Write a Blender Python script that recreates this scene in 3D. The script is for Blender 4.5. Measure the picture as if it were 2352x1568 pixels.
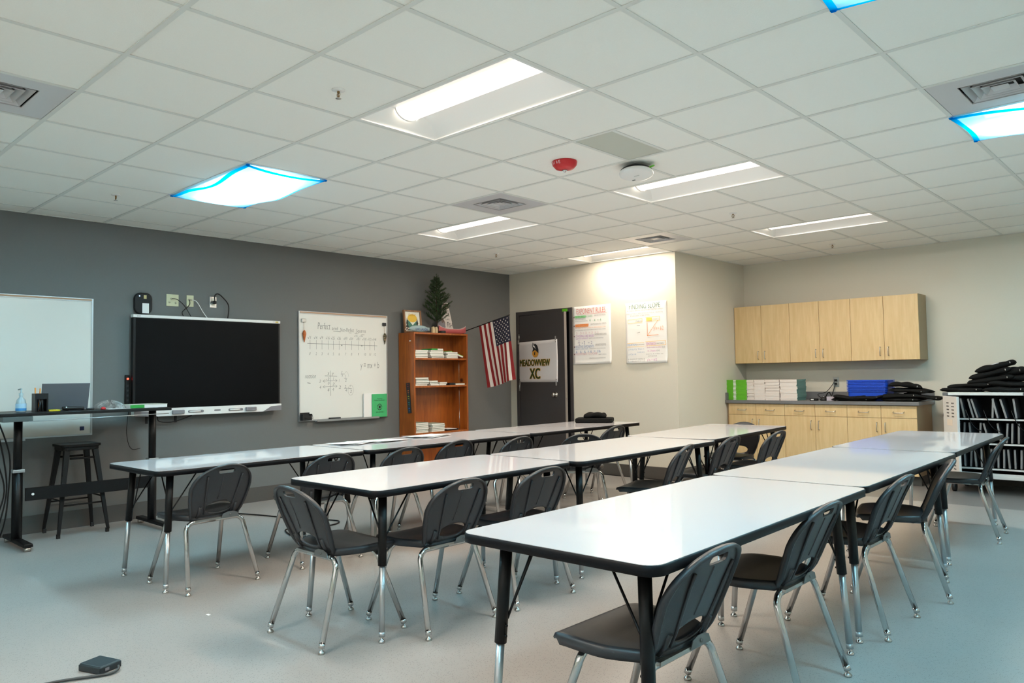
import bpy, bmesh, math, random
from mathutils import Vector, Matrix
random.seed(7)
PI = math.pi
for o in list(bpy.data.objects): bpy.data.objects.remove(o, do_unlink=True)
SC = bpy.context.scene
C = SC.collection

# ------------------------------------------------------------------ camera
CAMZ = 1.272
yaw, pitch, roll, FPX = -0.75252198, 0.04626598, -0.01518589, 1736.7445
def make_camera():
    c, s = math.cos(yaw), math.sin(yaw)
    R = Vector((c, -s, 0)); Fh = Vector((s, c, 0)); up = Vector((0, 0, 1))
    F = Fh*math.cos(pitch) + up*math.sin(pitch)
    U = -Fh*math.sin(pitch) + up*math.cos(pitch)
    cr, sr = math.cos(roll), math.sin(roll)
    X = R*cr + U*sr
    Y = U*cr - R*sr
    m = Matrix((X, Y, -F)).transposed().to_4x4()
    m.translation = Vector((0, 0, CAMZ))
    cd = bpy.data.cameras.new('camera'); co = bpy.data.objects.new('camera', cd)
    C.objects.link(co); co.matrix_world = m
    cd.sensor_fit = 'HORIZONTAL'; cd.sensor_width = 36; cd.lens = 36*FPX/2352
    cd.clip_start = .02; cd.clip_end = 100
    SC.camera = co
make_camera()
# ------------------------------------------------------------------ world and exposure
w = bpy.data.worlds.new('world'); SC.world = w; w.use_nodes = True
w.node_tree.nodes['Background'].inputs[0].default_value = (1.0, .97, .92, 1)
w.node_tree.nodes['Background'].inputs[1].default_value = 1.25
SC.view_settings.view_transform = 'Standard'; SC.view_settings.look = 'None'
SC.view_settings.exposure = 0.27; SC.view_settings.gamma = 1; SC.view_settings.use_curve_mapping = False
LENS = 2.2
LAMP = 36                      # watts of each uncovered lamp
LAMP_BLUE = 44                 # watts of the lamps behind blue cloth
WARM = (1.0, .87, .73)
COOL = (.92, .96, 1.0)
# ------------------------------------------------------------------ colours and materials
def lin(r, g, b):
    f = lambda v: (v/255/12.92 if v/255 <= .04045 else ((v/255+.055)/1.055)**2.4)
    return (f(r), f(g), f(b), 1)
MATS = {}
def mat(name, rgb=(128,128,128), rough=.5, metal=0, noise=0, scale=30, bump=0, coat=0, spec=None, trans=0, emit=None, estr=0, alpha=1):
    if name in MATS: return MATS[name]
    m = bpy.data.materials.new(name); m.use_nodes = True; MATS[name] = m
    nt = m.node_tree; b = nt.nodes['Principled BSDF']
    col = lin(*rgb)
    b.inputs['Base Color'].default_value = col; b.inputs['Roughness'].default_value = rough
    b.inputs['Metallic'].default_value = metal
    if spec is not None: b.inputs['Specular IOR Level'].default_value = spec
    if coat: b.inputs['Coat Weight'].default_value = coat; b.inputs['Coat Roughness'].default_value = .05
    if trans: b.inputs['Transmission Weight'].default_value = trans
    if alpha < 1: b.inputs['Alpha'].default_value = alpha
    if emit: b.inputs['Emission Color'].default_value = (*emit, 1); b.inputs['Emission Strength'].default_value = estr
    if noise or bump:
        tc = nt.nodes.new('ShaderNodeTexCoord')
        n = nt.nodes.new('ShaderNodeTexNoise'); n.inputs['Scale'].default_value = scale; n.inputs['Detail'].default_value = 4
        nt.links.new(tc.outputs['Object'], n.inputs['Vector'])
        if noise:
            r = nt.nodes.new('ShaderNodeMix'); r.data_type = 'RGBA'
            r.inputs[6].default_value = tuple(v*(1-noise) for v in col[:3])+(1,)
            r.inputs[7].default_value = tuple(min(1, v*(1+noise)) for v in col[:3])+(1,)
            nt.links.new(n.outputs['Fac'], r.inputs[0]); nt.links.new(r.outputs[2], b.inputs['Base Color'])
        if bump:
            bp = nt.nodes.new('ShaderNodeBump'); bp.inputs['Strength'].default_value = bump; bp.inputs['Distance'].default_value = .002
            nt.links.new(n.outputs['Fac'], bp.inputs['Height']); nt.links.new(bp.outputs['Normal'], b.inputs['Normal'])
    return m
def wood(name, a, b_, rough=.4, sc=(14, 14, 1.2), coat=0, knots=False, con=1.0):
    if name in MATS: return MATS[name]
    m = bpy.data.materials.new(name); m.use_nodes = True; MATS[name] = m
    nt = m.node_tree; b = nt.nodes['Principled BSDF']; b.inputs['Roughness'].default_value = rough
    if coat: b.inputs['Coat Weight'].default_value = coat
    tc = nt.nodes.new('ShaderNodeTexCoord'); mp = nt.nodes.new('ShaderNodeMapping'); mp.inputs['Scale'].default_value = sc
    n = nt.nodes.new('ShaderNodeTexNoise'); n.inputs['Scale'].default_value = 3; n.inputs['Detail'].default_value = 6; n.inputs['Distortion'].default_value = .6
    nt.links.new(tc.outputs['Object'], mp.inputs['Vector']); nt.links.new(mp.outputs['Vector'], n.inputs['Vector'])
    r = nt.nodes.new('ShaderNodeValToRGB'); r.color_ramp.elements[0].position = .5-.18*con; r.color_ramp.elements[1].position = .5+.18*con
    r.color_ramp.elements[0].color = lin(*a); r.color_ramp.elements[1].color = lin(*b_)
    nt.links.new(n.outputs['Fac'], r.inputs['Fac'])
    out = r.outputs['Color']
    if knots:
        v = nt.nodes.new('ShaderNodeTexVoronoi'); v.inputs['Scale'].default_value = 3.2
        nt.links.new(tc.outputs['Object'], v.inputs['Vector'])
        r2 = nt.nodes.new('ShaderNodeValToRGB'); r2.color_ramp.elements[0].position = .05; r2.color_ramp.elements[1].position = .13
        r2.color_ramp.elements[0].color = (.12, .05, .02, 1); r2.color_ramp.elements[1].color = (1, 1, 1, 1)
        nt.links.new(v.outputs['Distance'], r2.inputs['Fac'])
        mx = nt.nodes.new('ShaderNodeMix'); mx.data_type = 'RGBA'; mx.blend_type = 'MULTIPLY'; mx.inputs[0].default_value = 1
        nt.links.new(out, mx.inputs[6]); nt.links.new(r2.outputs['Color'], mx.inputs[7]); out = mx.outputs[2]
    nt.links.new(out, b.inputs['Base Color'])
    return m
def floor_mat(name, rgb):
    m = bpy.data.materials.new(name); m.use_nodes = True; MATS[name] = m
    nt = m.node_tree; b = nt.nodes['Principled BSDF']; b.inputs['Roughness'].default_value = .33
    b.inputs['Specular IOR Level'].default_value = .35
    tc = nt.nodes.new('ShaderNodeTexCoord')
    v = nt.nodes.new('ShaderNodeTexVoronoi'); v.inputs['Scale'].default_value = 150
    nt.links.new(tc.outputs['Object'], v.inputs['Vector'])
    r = nt.nodes.new('ShaderNodeValToRGB'); e = r.color_ramp.elements
    c = lin(*rgb)
    e[0].position = 0; e[0].color = tuple(x*.25 for x in c[:3])+(1,)
    e[1].position = .40; e[1].color = c
    nt.links.new(v.outputs['Distance'], r.inputs['Fac'])
    # only some cells carry a dark fleck, others a pale one
    r2 = nt.nodes.new('ShaderNodeValToRGB'); r2.color_ramp.interpolation = 'CONSTANT'
    r2.color_ramp.elements[0].position = 0; r2.color_ramp.elements[0].color = (0, 0, 0, 1)
    r2.color_ramp.elements[1].position = .5; r2.color_ramp.elements[1].color = (1, 1, 1, 1)
    sp = nt.nodes.new('ShaderNodeSeparateColor'); nt.links.new(v.outputs['Color'], sp.inputs[0]); nt.links.new(sp.outputs[0], r2.inputs['Fac'])
    n = nt.nodes.new('ShaderNodeTexNoise'); n.inputs['Scale'].default_value = 1.3; n.inputs['Detail'].default_value = 3
    nt.links.new(tc.outputs['Object'], n.inputs['Vector'])
    mx = nt.nodes.new('ShaderNodeMix'); mx.data_type = 'RGBA'; mx.inputs[6].default_value = c
    nt.links.new(r2.outputs['Color'], mx.inputs[0]); nt.links.new(r.outputs['Color'], mx.inputs[7])
    m2 = nt.nodes.new('ShaderNodeMix'); m2.data_type = 'RGBA'; m2.blend_type = 'MULTIPLY'; m2.inputs[0].default_value = .25
    nt.links.new(mx.outputs[2], m2.inputs[6]); nt.links.new(n.outputs['Fac'], m2.inputs[7]); nt.links.new(m2.outputs[2], b.inputs['Base Color'])
    return m
def fabric_mat(name, tcol, gloss):
    m = bpy.data.materials.new(name); m.use_nodes = True; MATS[name] = m
    nt = m.node_tree; nt.nodes.clear()
    out = nt.nodes.new('ShaderNodeOutputMaterial'); tr = nt.nodes.new('ShaderNodeBsdfTranslucent'); tp = nt.nodes.new('ShaderNodeBsdfTransparent')
    df = nt.nodes.new('ShaderNodeBsdfDiffuse'); mx = nt.nodes.new('ShaderNodeMixShader'); m2 = nt.nodes.new('ShaderNodeMixShader')
    tr.inputs[0].default_value = (*tcol, 1); tp.inputs[0].default_value = (*tcol, 1); df.inputs[0].default_value = (*tcol, 1)
    tc = nt.nodes.new('ShaderNodeTexCoord'); mp = nt.nodes.new('ShaderNodeMapping'); mp.inputs['Scale'].default_value = (2, 9, 1)
    n = nt.nodes.new('ShaderNodeTexNoise'); n.inputs['Scale'].default_value = 3
    mr = nt.nodes.new('ShaderNodeMapRange'); mr.inputs[3].default_value = gloss-.12; mr.inputs[4].default_value = gloss+.12
    nt.links.new(tc.outputs['Object'], mp.inputs[0]); nt.links.new(mp.outputs[0], n.inputs[0]); nt.links.new(n.outputs['Fac'], mr.inputs[0]); nt.links.new(mr.outputs[0], mx.inputs[0])
    nt.links.new(tp.outputs[0], mx.inputs[1]); nt.links.new(tr.outputs[0], mx.inputs[2])
    m2.inputs[0].default_value = .12; nt.links.new(mx.outputs[0], m2.inputs[1]); nt.links.new(df.outputs[0], m2.inputs[2])
    nt.links.new(m2.outputs[0], out.inputs[0])
    return m

M_floor = floor_mat('speckled_resilient_floor', (170, 165, 160))
M_floord = floor_mat('dark_floor_border', (128, 125, 122))
M_grey = mat('charcoal_wall_paint', (106, 106, 103), .75, noise=.04, scale=60, bump=.15)
M_cream = mat('cream_wall_paint', (214, 207, 191), .75, noise=.02, scale=60, bump=.15)
M_tile = mat('ceiling_tile', (247, 246, 240), .9, noise=.03, scale=220, bump=.3)
M_tee = mat('ceiling_tee', (224, 225, 220), .55)
M_gap = mat('shadow_gap', (70, 74, 74), .8)
M_base = mat('rubber_baseboard', (78, 73, 68), .6)
M_plast = mat('charcoal_plastic', (46, 47, 50), .38, noise=.05, scale=400, bump=.25)
M_chrome = mat('chrome', (205, 205, 205), .12, 1)
M_satin = mat('satin_steel', (190, 188, 184), .3, 1)
M_alu = mat('brushed_aluminium', (185, 188, 190), .35, .8)
M_top = mat('white_dry_erase_laminate', (207, 204, 206), .045, spec=.22)
M_band = mat('black_edge_band', (14, 14, 17), .45, spec=.15)
M_black = mat('black_powder_coat', (11, 11, 12), .42, spec=.3)
M_dark = mat('matte_black', (20, 20, 21), .6)
M_cloth = mat('black_sleeve_cloth', (25, 24, 23), .95, noise=.2, scale=80, bump=.6, spec=.12)
M_white = mat('white_enamel', (236, 236, 234), .35)
M_offw = mat('off_white_plastic', (222, 220, 205), .45)
M_paper = mat('white_paper', (236, 234, 232), .8)
M_screen = mat('black_glass_screen', (13, 13, 14), .35, spec=.08)
M_wb = mat('whiteboard_steel', (228, 228, 222), .22, coat=.3)
M_cork = mat('tan_map_rail', (176, 140, 112), .7)
M_maple = wood('maple_laminate', (205, 172, 122), (224, 194, 146), .45, (10, 10, 1.1), con=1.6)
M_mapled = mat('maple_side_panel', (165, 138, 105), .5, noise=.05, scale=20)
M_pine = wood('orange_stained_pine', (124, 58, 14), (178, 94, 28), .35, (9, 9, 1.0), coat=.3, knots=True, con=1.5)
M_counter = mat('grey_speckled_counter', (112, 111, 112), .4, noise=.12, scale=300)
M_door = mat('dark_grey_door_paint', (66, 62, 62), .45)
M_dedge = mat('grey_door_edge', (140, 132, 126), .4, .3)
M_red = mat('signal_red', (200, 30, 34), .35)
M_green = mat('bright_green', (96, 178, 30), .5)
M_dgreen = mat('book_green', (40, 150, 60), .45)
M_ink = mat('black_ink', (40, 42, 45), .6)
M_lens = mat('lit_lens', (255, 255, 255), .5, emit=WARM, estr=LENS)
M_lensb = mat('lit_lens_cool', (255, 255, 255), .5, emit=COOL, estr=LENS)
M_refl = mat('white_reflector', (238, 238, 236), .4)
M_blue = fabric_mat('blue_cloth', (.40, .83, .98), .62)
M_hem = fabric_mat('blue_hem', (.0, .50, .85), .93)
M_clear = mat('clear_plastic', (235, 240, 242), .05, trans=.9, alpha=.35)

# ------------------------------------------------------------------ mesh helpers
class MB:
    def __init__(s): s.bm = bmesh.new(); s.mi = 0
    def _face(s, vs, smooth=False):
        try: f = s.bm.faces.new(vs)
        except ValueError: return None
        f.material_index = s.mi; f.smooth = smooth; return f
    def box(s, x0, y0, z0, x1, y1, z1, M=None):
        P = [(x0,y0,z0),(x1,y0,z0),(x1,y1,z0),(x0,y1,z0),(x0,y0,z1),(x1,y0,z1),(x1,y1,z1),(x0,y1,z1)]
        v = [s.bm.verts.new(M @ Vector(p) if M else p) for p in P]
        for q in ((0,3,2,1),(4,5,6,7),(0,1,5,4),(1,2,6,5),(2,3,7,6),(3,0,4,7)): s._face([v[i] for i in q])
        return s
    def hexa(s, P):
        v = [s.bm.verts.new(p) for p in P]
        for q in ((0,3,2,1),(4,5,6,7),(0,1,5,4),(1,2,6,5),(2,3,7,6),(3,0,4,7)): s._face([v[i] for i in q])
        return s
    def quad(s, *P, smooth=False):
        s._face([s.bm.verts.new(p) for p in P], smooth); return s
    def prism(s, pts, d, M=None):
        # polygon pts (x,y) extruded from z=0 to z=d, placed by M
        M = M or Matrix()
        a = [s.bm.verts.new(M @ Vector((x, y, 0))) for x, y in pts]; b = [s.bm.verts.new(M @ Vector((x, y, d))) for x, y in pts]
        s._face(a[::-1]); s._face(b)
        n = len(pts)
        for i in range(n): s._face([a[i], a[(i+1)%n], b[(i+1)%n], b[i]])
        return s
    def tube(s, pts, r, n=10, cap=True, closed=False, radii=None):
        P = [Vector(p) for p in pts]; k = len(P)
        rings = []; prev = None
        for i in range(k):
            if closed: t = (P[(i+1)%k]-P[i-1])
            elif i == 0: t = P[1]-P[0]
            elif i == k-1: t = P[-1]-P[-2]
            else: t = (P[i+1]-P[i]).normalized()+(P[i]-P[i-1]).normalized()
            t.normalize()
            if prev is None:
                a = Vector((0,0,1)) if abs(t.z) < .9 else Vector((1,0,0))
                u = t.cross(a).normalized()
            else: u = (prev - t*prev.dot(t)).normalized()
            prev = u; v = t.cross(u); rr = radii[i] if radii else r
            rings.append([s.bm.verts.new(P[i] + (u*math.cos(2*PI*j/n)+v*math.sin(2*PI*j/n))*rr) for j in range(n)])
        m = k if closed else k-1
        for i in range(m):
            A, B = rings[i], rings[(i+1)%k]
            for j in range(n): s._face([A[j], A[(j+1)%n], B[(j+1)%n], B[j]], True)
        if cap and not closed: s._face(rings[0][::-1]); s._face(rings[-1])
        return s
    def lathe(s, prof, c=(0,0,0), n=24, M=None, smooth=True):
        M = M or Matrix(); c = Vector(c); rings = []
        for r, z in prof:
            if r < 1e-6: rings.append([s.bm.verts.new(M @ (c+Vector((0,0,z))))])
            else: rings.append([s.bm.verts.new(M @ (c+Vector((r*math.cos(2*PI*j/n), r*math.sin(2*PI*j/n), z)))) for j in range(n)])
        for A, B in zip(rings, rings[1:]):
            for j in range(n):
                a, b, c2, d = A[j%len(A)], A[(j+1)%len(A)], B[(j+1)%len(B)], B[j%len(B)]
                vs = []
                for q in (a, b, c2, d):
                    if q not in vs: vs.append(q)
                if len(vs) > 2: s._face(vs, smooth)
        return s
    def grid(s, fn, nu, nv, smooth=True):
        V = [[s.bm.verts.new(fn(i/nu, j/nv)) for j in range(nv+1)] for i in range(nu+1)]
        for i in range(nu):
            for j in range(nv): s._face([V[i][j], V[i+1][j], V[i+1][j+1], V[i][j+1]], smooth)
        return V
    def mesh(s, me, M):
        t = bmesh.new(); t.from_mesh(me); t.transform(M)
        mp = {v: s.bm.verts.new(v.co) for v in t.verts}
        for f in t.faces: s._face([mp[v] for v in f.verts])
        t.free(); return s
    def build(s, name, mats, parent=None, normals=True, bevel=0):
        if normals: bmesh.ops.recalc_face_normals(s.bm, faces=s.bm.faces)
        me = bpy.data.meshes.new(name); s.bm.to_mesh(me); s.bm.free()
        for m in (mats if isinstance(mats, (list, tuple)) else [mats]): me.materials.append(m)
        o = bpy.data.objects.new(name, me); C.objects.link(o)
        if parent: o.parent = parent
        if bevel:
            b = o.modifiers.new('bevel', 'BEVEL'); b.width = bevel; b.segments = 2; b.limit_method = 'ANGLE'; b.angle_limit = .7
        return o
def thing(name, label, cat, loc=(0,0,0), rz=0, group=None):
    o = bpy.data.objects.new(name, None); C.objects.link(o); o.empty_display_size = .1
    o.location = loc; o.rotation_euler = (0, 0, rz); o['label'] = label; o['category'] = cat
    if group: o['group'] = group
    return o
def tag(o, label, cat, group=None, kind=None):
    o['label'] = label; o['category'] = cat
    if group: o['group'] = group
    if kind: o['kind'] = kind
    return o
def struct(o): o['kind'] = 'structure'; return o
def dup(root, loc, rz, label, group=None):
    r = root.copy(); C.objects.link(r); r.location = loc; r.rotation_euler = (0, 0, rz); r['label'] = label
    if group: r['group'] = group
    for ch in list(root.children):
        c = ch.copy(); C.objects.link(c); c.parent = r
        for g in ch.children:
            d = g.copy(); C.objects.link(d); d.parent = c
    return r
_tc = {}
def text_me(st, shear=0, ext=.0, off=0.0):
    k = (st, shear, ext, off)
    if k not in _tc:
        cu = bpy.data.curves.new('t', 'FONT'); cu.body = st; cu.size = 1; cu.align_x = 'LEFT'; cu.resolution_u = 3
        cu.shear = shear; cu.extrude = ext; cu.offset = off
        o = bpy.data.objects.new('t', cu); C.objects.link(o)
        dg = bpy.context.evaluated_depsgraph_get(); dg.update()
        me = bpy.data.meshes.new_from_object(o.evaluated_get(dg)); _tc[k] = me
        bpy.data.objects.remove(o, do_unlink=True)
    return _tc[k]
def put_text(mb, st, w, h, M, shear=0, off=0.0):
    # fits the string in a w x h box whose lower left corner is the origin of M (x right, y up)
    me = text_me(st, shear, 0, off)
    if not me.vertices: return
    xs = [v.co.x for v in me.vertices]; ys = [v.co.y for v in me.vertices]
    x0, x1, y0, y1 = min(xs), max(xs), min(ys), max(ys)
    sx = w/max(x1-x0, 1e-4); sy = h/max(y1-y0, 1e-4)
    mb.mesh(me, M @ Matrix.Diagonal((sx, sy, 1, 1)) @ Matrix.Translation((-x0, -y0, 0)))
def frame_x(x, y, z, eps=0):     # text/flat things on the left wall: right = +y, up = z, normal = +x
    return Matrix(((0,0,1,x+eps),(1,0,0,y),(0,1,0,z),(0,0,0,1)))
def frame_y(x, y, z, eps=0):     # on the back wall: right = +x, up = z, normal = -y
    return Matrix(((1,0,0,x),(0,0,-1,y-eps),(0,1,0,z),(0,0,0,1)))
def rrect(w, h, r, n=6, cx=0, cy=0):
    pts = []
    for (sx, sy, a0) in ((1,-1,-PI/2),(1,1,0),(-1,1,PI/2),(-1,-1,PI)):
        for i in range(n+1):
            a = a0 + i*PI/2/n
            pts.append((cx+sx*(w/2-r)+r*math.cos(a), cy+sy*(h/2-r)+r*math.sin(a)))
    return pts

# ------------------------------------------------------------------ room shell
XL, XR, YF, YB, YR, XJ, H = -7.45, 1.40, -1.20, 7.92, 9.70, -4.72, 2.743
T = .6096; OX, OY = -3.5233, 2.4777
gx = lambda i: OX+T*i
gy = lambda j: OY+T*j
b = MB(); b.quad((XL,YF,0),(XR,YF,0),(XR,8.12,0),(XL,8.12,0)); b.mi = 1; b.quad((XL,8.12,0),(XR,8.12,0),(XR,YR,0),(XL,YR,0))
struct(b.build('floor', [M_floor, M_floord], normals=False))
def wallbox(name, x0, y0, x1, y1, m): struct(MB().box(x0, y0, 0, x1, y1, H+.25).build(name, m))
wallbox('wall_left', XL-.12, YF-.12, XL, YB+.12, M_grey)
DX0, DX1, DZ = -7.322, -6.302, 2.184
b = MB(); b.box(XL, YB, 0, DX0, YB+.14, H+.25); b.box(DX1, YB, 0, XJ, YB+.14, H+.25); b.box(DX0, YB, DZ, DX1, YB+.14, H+.25)
struct(b.build('wall_back', M_cream))
wallbox('wall_jog', XJ-.14, YB+.14, XJ, YR+.12, M_cream)
wallbox('wall_alcove', XJ, YR, XR+.12, YR+.12, M_cream)
wallbox('wall_right', XR, YF-.12, XR+.12, YR, M_cream)
b = MB(); b.box(XL, YF-.12, 0, -3.2, YF, H+.25); b.box(.9, YF-.12, 0, XR, YF, H+.25); b.box(-3.2, YF-.12, 0, .9, YF, .9); b.box(-3.2, YF-.12, 2.45, .9, YF, H+.25)  # unseen front wall, its opening added to let fill light in
struct(b.build('wall_front', M_cream))
b = MB(); b.box(-3.2, YF-.09, .9, .9, YF-.03, .95); b.box(-3.2, YF-.09, 2.4, .9, YF-.03, 2.45)  # frame of a window added behind the camera to brighten the ceiling
for k in range(5): b.box(-3.2+k*1.0125, YF-.09, .95, -3.15+k*1.0125, YF-.03, 2.4)
added_win = struct(b.build('added_window_1', M_alu))
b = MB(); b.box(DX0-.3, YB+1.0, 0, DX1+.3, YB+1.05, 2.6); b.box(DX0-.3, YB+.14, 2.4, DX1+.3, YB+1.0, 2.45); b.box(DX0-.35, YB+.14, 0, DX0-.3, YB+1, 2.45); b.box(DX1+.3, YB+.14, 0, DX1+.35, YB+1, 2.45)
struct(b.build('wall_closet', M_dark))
BT = .008
struct(MB().box(XL, YF, 0, XL+BT, YB, .152).build('baseboard_left', M_base))
struct(MB().box(DX1+.0, YB-BT, 0, XJ+BT, YB, .152).build('baseboard_back', M_base))
struct(MB().box(XJ, YB, 0, XJ+BT, 9.09, .152).build('baseboard_jog', M_base))
struct(MB().box(-2.44, YR-BT, 0, XR, YR, .152).build('baseboard_alcove', M_base))
# ceiling of tiles with openings for the lamps and the air grilles
LAMPS = [(-4,0,1),(0,0,0),(4,0,1),(-4,4,0),(0,4,0),(4,4,1),(-4,8,0),(0,8,0),(4,8,1),(-4,-4,1),(0,-4,0),(4,-4,1)]
VENTS = [(-2,3),(-2,7),(4,3),(-2,-3)]
hole = set()
for (i, j, k) in LAMPS:
    hole.add((i, j)); hole.add((i+1, j))
for v in VENTS: hole.add(v)
b = MB(); tee = MB()
i0, i1 = -7, 9; j0, j1 = -7, 12
for i in range(i0, i1):
    for j in range(j0, j1):
        xa, xb = max(gx(i), XL), min(gx(i+1), XR); ya, yb = max(gy(j), YF), min(gy(j+1), YR)
        if xb <= xa or yb <= ya: continue
        if (i, j) in hole: continue
        if (i, j) == (1, 2):       # a tile cut in two, the left half dull grey
            b.mi = 1; b.box(xa, ya, H, xa+T/2, yb, H+.012); b.mi = 0; b.box(xa+T/2, ya, H, xb, yb, H+.012); continue
        b.box(xa, ya, H, xb, yb, H+.012)
cm = struct(b.build('ceiling', [M_tile, mat('dull_grey_tile', (200, 200, 188), .9)]))
for i in range(i0+1, i1):
    tw = .012
    for j in range(j0, j1):
        ya, yb = max(gy(j), YF), min(gy(j+1), YR)
        if yb <= ya: continue
        if any((i == li+1 and j == lj) for li, lj, k in LAMPS): continue
        tee.box(gx(i)-tw, ya, H-.004, gx(i)+tw, yb, H-.0005)
for j in range(j0+1, j1): 
    if YF < gy(j) < YR: tee.box(XL, gy(j)-.012, H-.0045, XR, gy(j)+.012, H-.0006)
tee.box(gx(1.5)-.012, gy(2), H-.004, gx(1.5)+.012, gy(3), H-.0005)
tee.box(XL, YF, H-.004, XL+.02, YB, H-.0004); tee.box(XL, YB-.02, H-.004, XJ, YB, H-.0004); tee.box(XJ, YB, H-.004, XJ+.02, YR, H-.0004); tee.box(XJ, YR-.02, H-.004, XR, YR, H-.0004)
struct(tee.build('trim_1', M_tee))
struct(MB().box(XL-.1, YF-.1, H+.24, XR+.1, YR+.1, H+.26).build('trim_2', M_dark))

# ------------------------------------------------------------------ door and things on it
b = MB(); fw = .05
b.box(DX0, YB-.012, 0, DX0+fw, YB+.12, DZ); b.box(DX1-fw, YB-.012, 0, DX1, YB+.12, DZ); b.box(DX0+fw, YB-.012, DZ-fw, DX1-fw, YB+.12, DZ)
door = thing('door_1', '', '', (DX0+fw, YB-.004, 0)); del door['label']; del door['category']; struct(door)
fr = b.build('door_frame', M_door, None); fr.parent = door; fr.matrix_parent_inverse = Matrix.Translation(-door.location)
DA = math.radians(-6.5)
leaf = thing('leaf', '', ''); del leaf['label']; del leaf['category']; C.objects.unlink(leaf); bpy.data.objects.remove(leaf)
LW = DX1-DX0-2*fw-.008
b = MB(); b.box(.004, 0, .008, LW, .044, DZ-fw-.006); b.mi = 1; b.box(LW, .0, .008, LW+.002, .044, DZ-fw-.006)
lf = b.build('door_leaf', [M_door, M_dedge], door, bevel=.001); lf.rotation_euler = (0, 0, DA); lf.location = (.002, .002, 0)
b = MB()
kx, kz = -6.535-(DX0+fw), 1.02
b.lathe([(0,0),(.033,0),(.033,.008),(.014,.012),(.012,.035),(.026,.045),(.030,.058),(.022,.07),(0,.073)], n=20, M=Matrix.Translation((kx, 0, kz)) @ Matrix.Rotation(PI/2, 4, 'X'))
b.build('door_knob', M_satin, lf)
b = MB(); b.box(LW+.002, .008, kz-.04, LW+.0035, .036, kz+.04); b.build('latch_plate', M_satin, lf)
for z in (.35, 1.12, 1.82):
    b = MB(); b.tube([(-.003, -.004, z-.055), (-.003, -.004, z+.055)], .008); b.build('hinge', M_satin, lf)
b = MB(); b.box(DX1-.16-(DX0+fw), -.0155, DZ-.048, DX1-.075-(DX0+fw), -.0085, DZ-.012); b.build('green_sticker', M_green, door)
# banner taped on the leaf (in world coordinates on the turned leaf)
def door_pt(u, z, d=0):      # u along the leaf from the hinge, d off its face toward the room
    c, s = math.cos(DA), math.sin(DA)
    return Vector((DX0+fw+.002 + u*c + d*s, YB-.002 + u*s - d*c, z))
MD = Matrix.Rotation(DA, 4, 'Z'); MD.translation = Vector((DX0+fw+.002, YB-.002, 0))
MD = MD @ Matrix(((1,0,0,0),(0,0,-1,0),(0,1,0,0),(0,0,0,1)))     # x along leaf, y up, z off the face
ban = thing('banner', 'white school banner lettered MEADOWVIEW XC taped on the dark grey door', 'banner')
ban.matrix_world = MD
u0, u1, z0, z1 = -.02, .79, 1.19, 1.765
b = MB()
def bf(u, v): return (u0+(u1-u0)*u, z0+(z1-z0)*v - .012*(1-u)*v, .006+.004*math.sin(7*u)+.008*(u**6)*abs(2*v-1))
b.grid(bf, 24, 12)
bs = b.build('sheet', mat('banner_vinyl', (226, 222, 222), .5), ban)
sol = bs.modifiers.new('s', 'SOLIDIFY'); sol.thickness = .0015; sol.offset = 1
GD = mat('banner_green', (26, 62, 30), .6); GO = mat('banner_gold', (206, 158, 50), .6)
for m, nm, e, sh in ((GO, 'gold_outline', .0125, [(-.007,-.004),(-.007,.005),(0,-.005),(0,.006),(.007,-.004),(.007,.005)]), (GD, 'lettering', .0145, [(-.0035,0),(0,0),(.0035,0),(0,.001)])):
    b = MB()
    for q, (dx, dz) in enumerate(sh):
        put_text(b, 'MEADOWVIEW', .615, .088, Matrix.Translation((u0+.04+dx, z0+.225+dz, e+q*.00008)))
        put_text(b, 'XC', .205, .145, Matrix.Translation((u0+.25+dx*1.6, z0+.045+dz, e+q*.00008)))
    b.build(nm, m, ban, normals=False)
# a plain round emblem with a dark horned sweep above it
b = MB(); cx, cz = u0+.365, z0+.40
b.prism([(cx+.063*math.cos(a*PI/12), cz+.058*math.sin(a*PI/12)) for a in range(24)], .001, Matrix.Translation((0, 0, .0125)))
b.mi = 1; b.prism([(cx-.06,cz+.02),(cx+.0,cz+.045),(cx+.068,cz-.002),(cx+.068,cz+.05),(cx+.045,cz+.105),(cx+.0,cz+.135),(cx-.02,cz+.118),(cx-.045,cz+.15),(cx-.058,cz+.10),(cx-.04,cz+.06)], .001, Matrix.Translation((0, 0, .0138)))
b.mi = 2; b.prism([(cx-.045,cz+.095),(cx-.04,cz+.13),(cx-.03,cz+.11),(cx-.005,cz+.10),(cx+.012,cz+.055),(cx-.01,cz+.08),(cx-.03,cz+.085)], .001, Matrix.Translation((0, 0, .015)))
b.mi = 1; b.prism([(cx-.022,cz-.02),(cx-.005,cz-.028),(cx+.004,cz+.02),(cx-.016,cz+.012)], .001, Matrix.Translation((0, 0, .0138)))
b.build('emblem', [mat('emblem_gold', (222, 160, 60), .6), M_ink, M_paper], ban)
for (uu, zz) in ((u0+.02, z1-.01), (u1-.03, z1+.015), (u0+.04, z0-.01), (u1-.03, z0-.02)):
    MB().box(uu-.012, zz-.028, .0135, uu+.012, zz+.028, .0145, Matrix.Translation((0, 0, .003))).build('tape', mat('clear_tape', (160, 156, 154), .3), ban)
for (uu, zz) in ((u0+.03, z1-.045), (u1-.03, z1-.035), (u0+.03, z0+.035), (u1-.03, z0+.035)):
    MB().lathe([(0,.0145),(.006,.0145),(.006,.017),(0,.017)], c=(uu, zz, 0), n=10).build('grommet', M_ink, ban)

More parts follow.
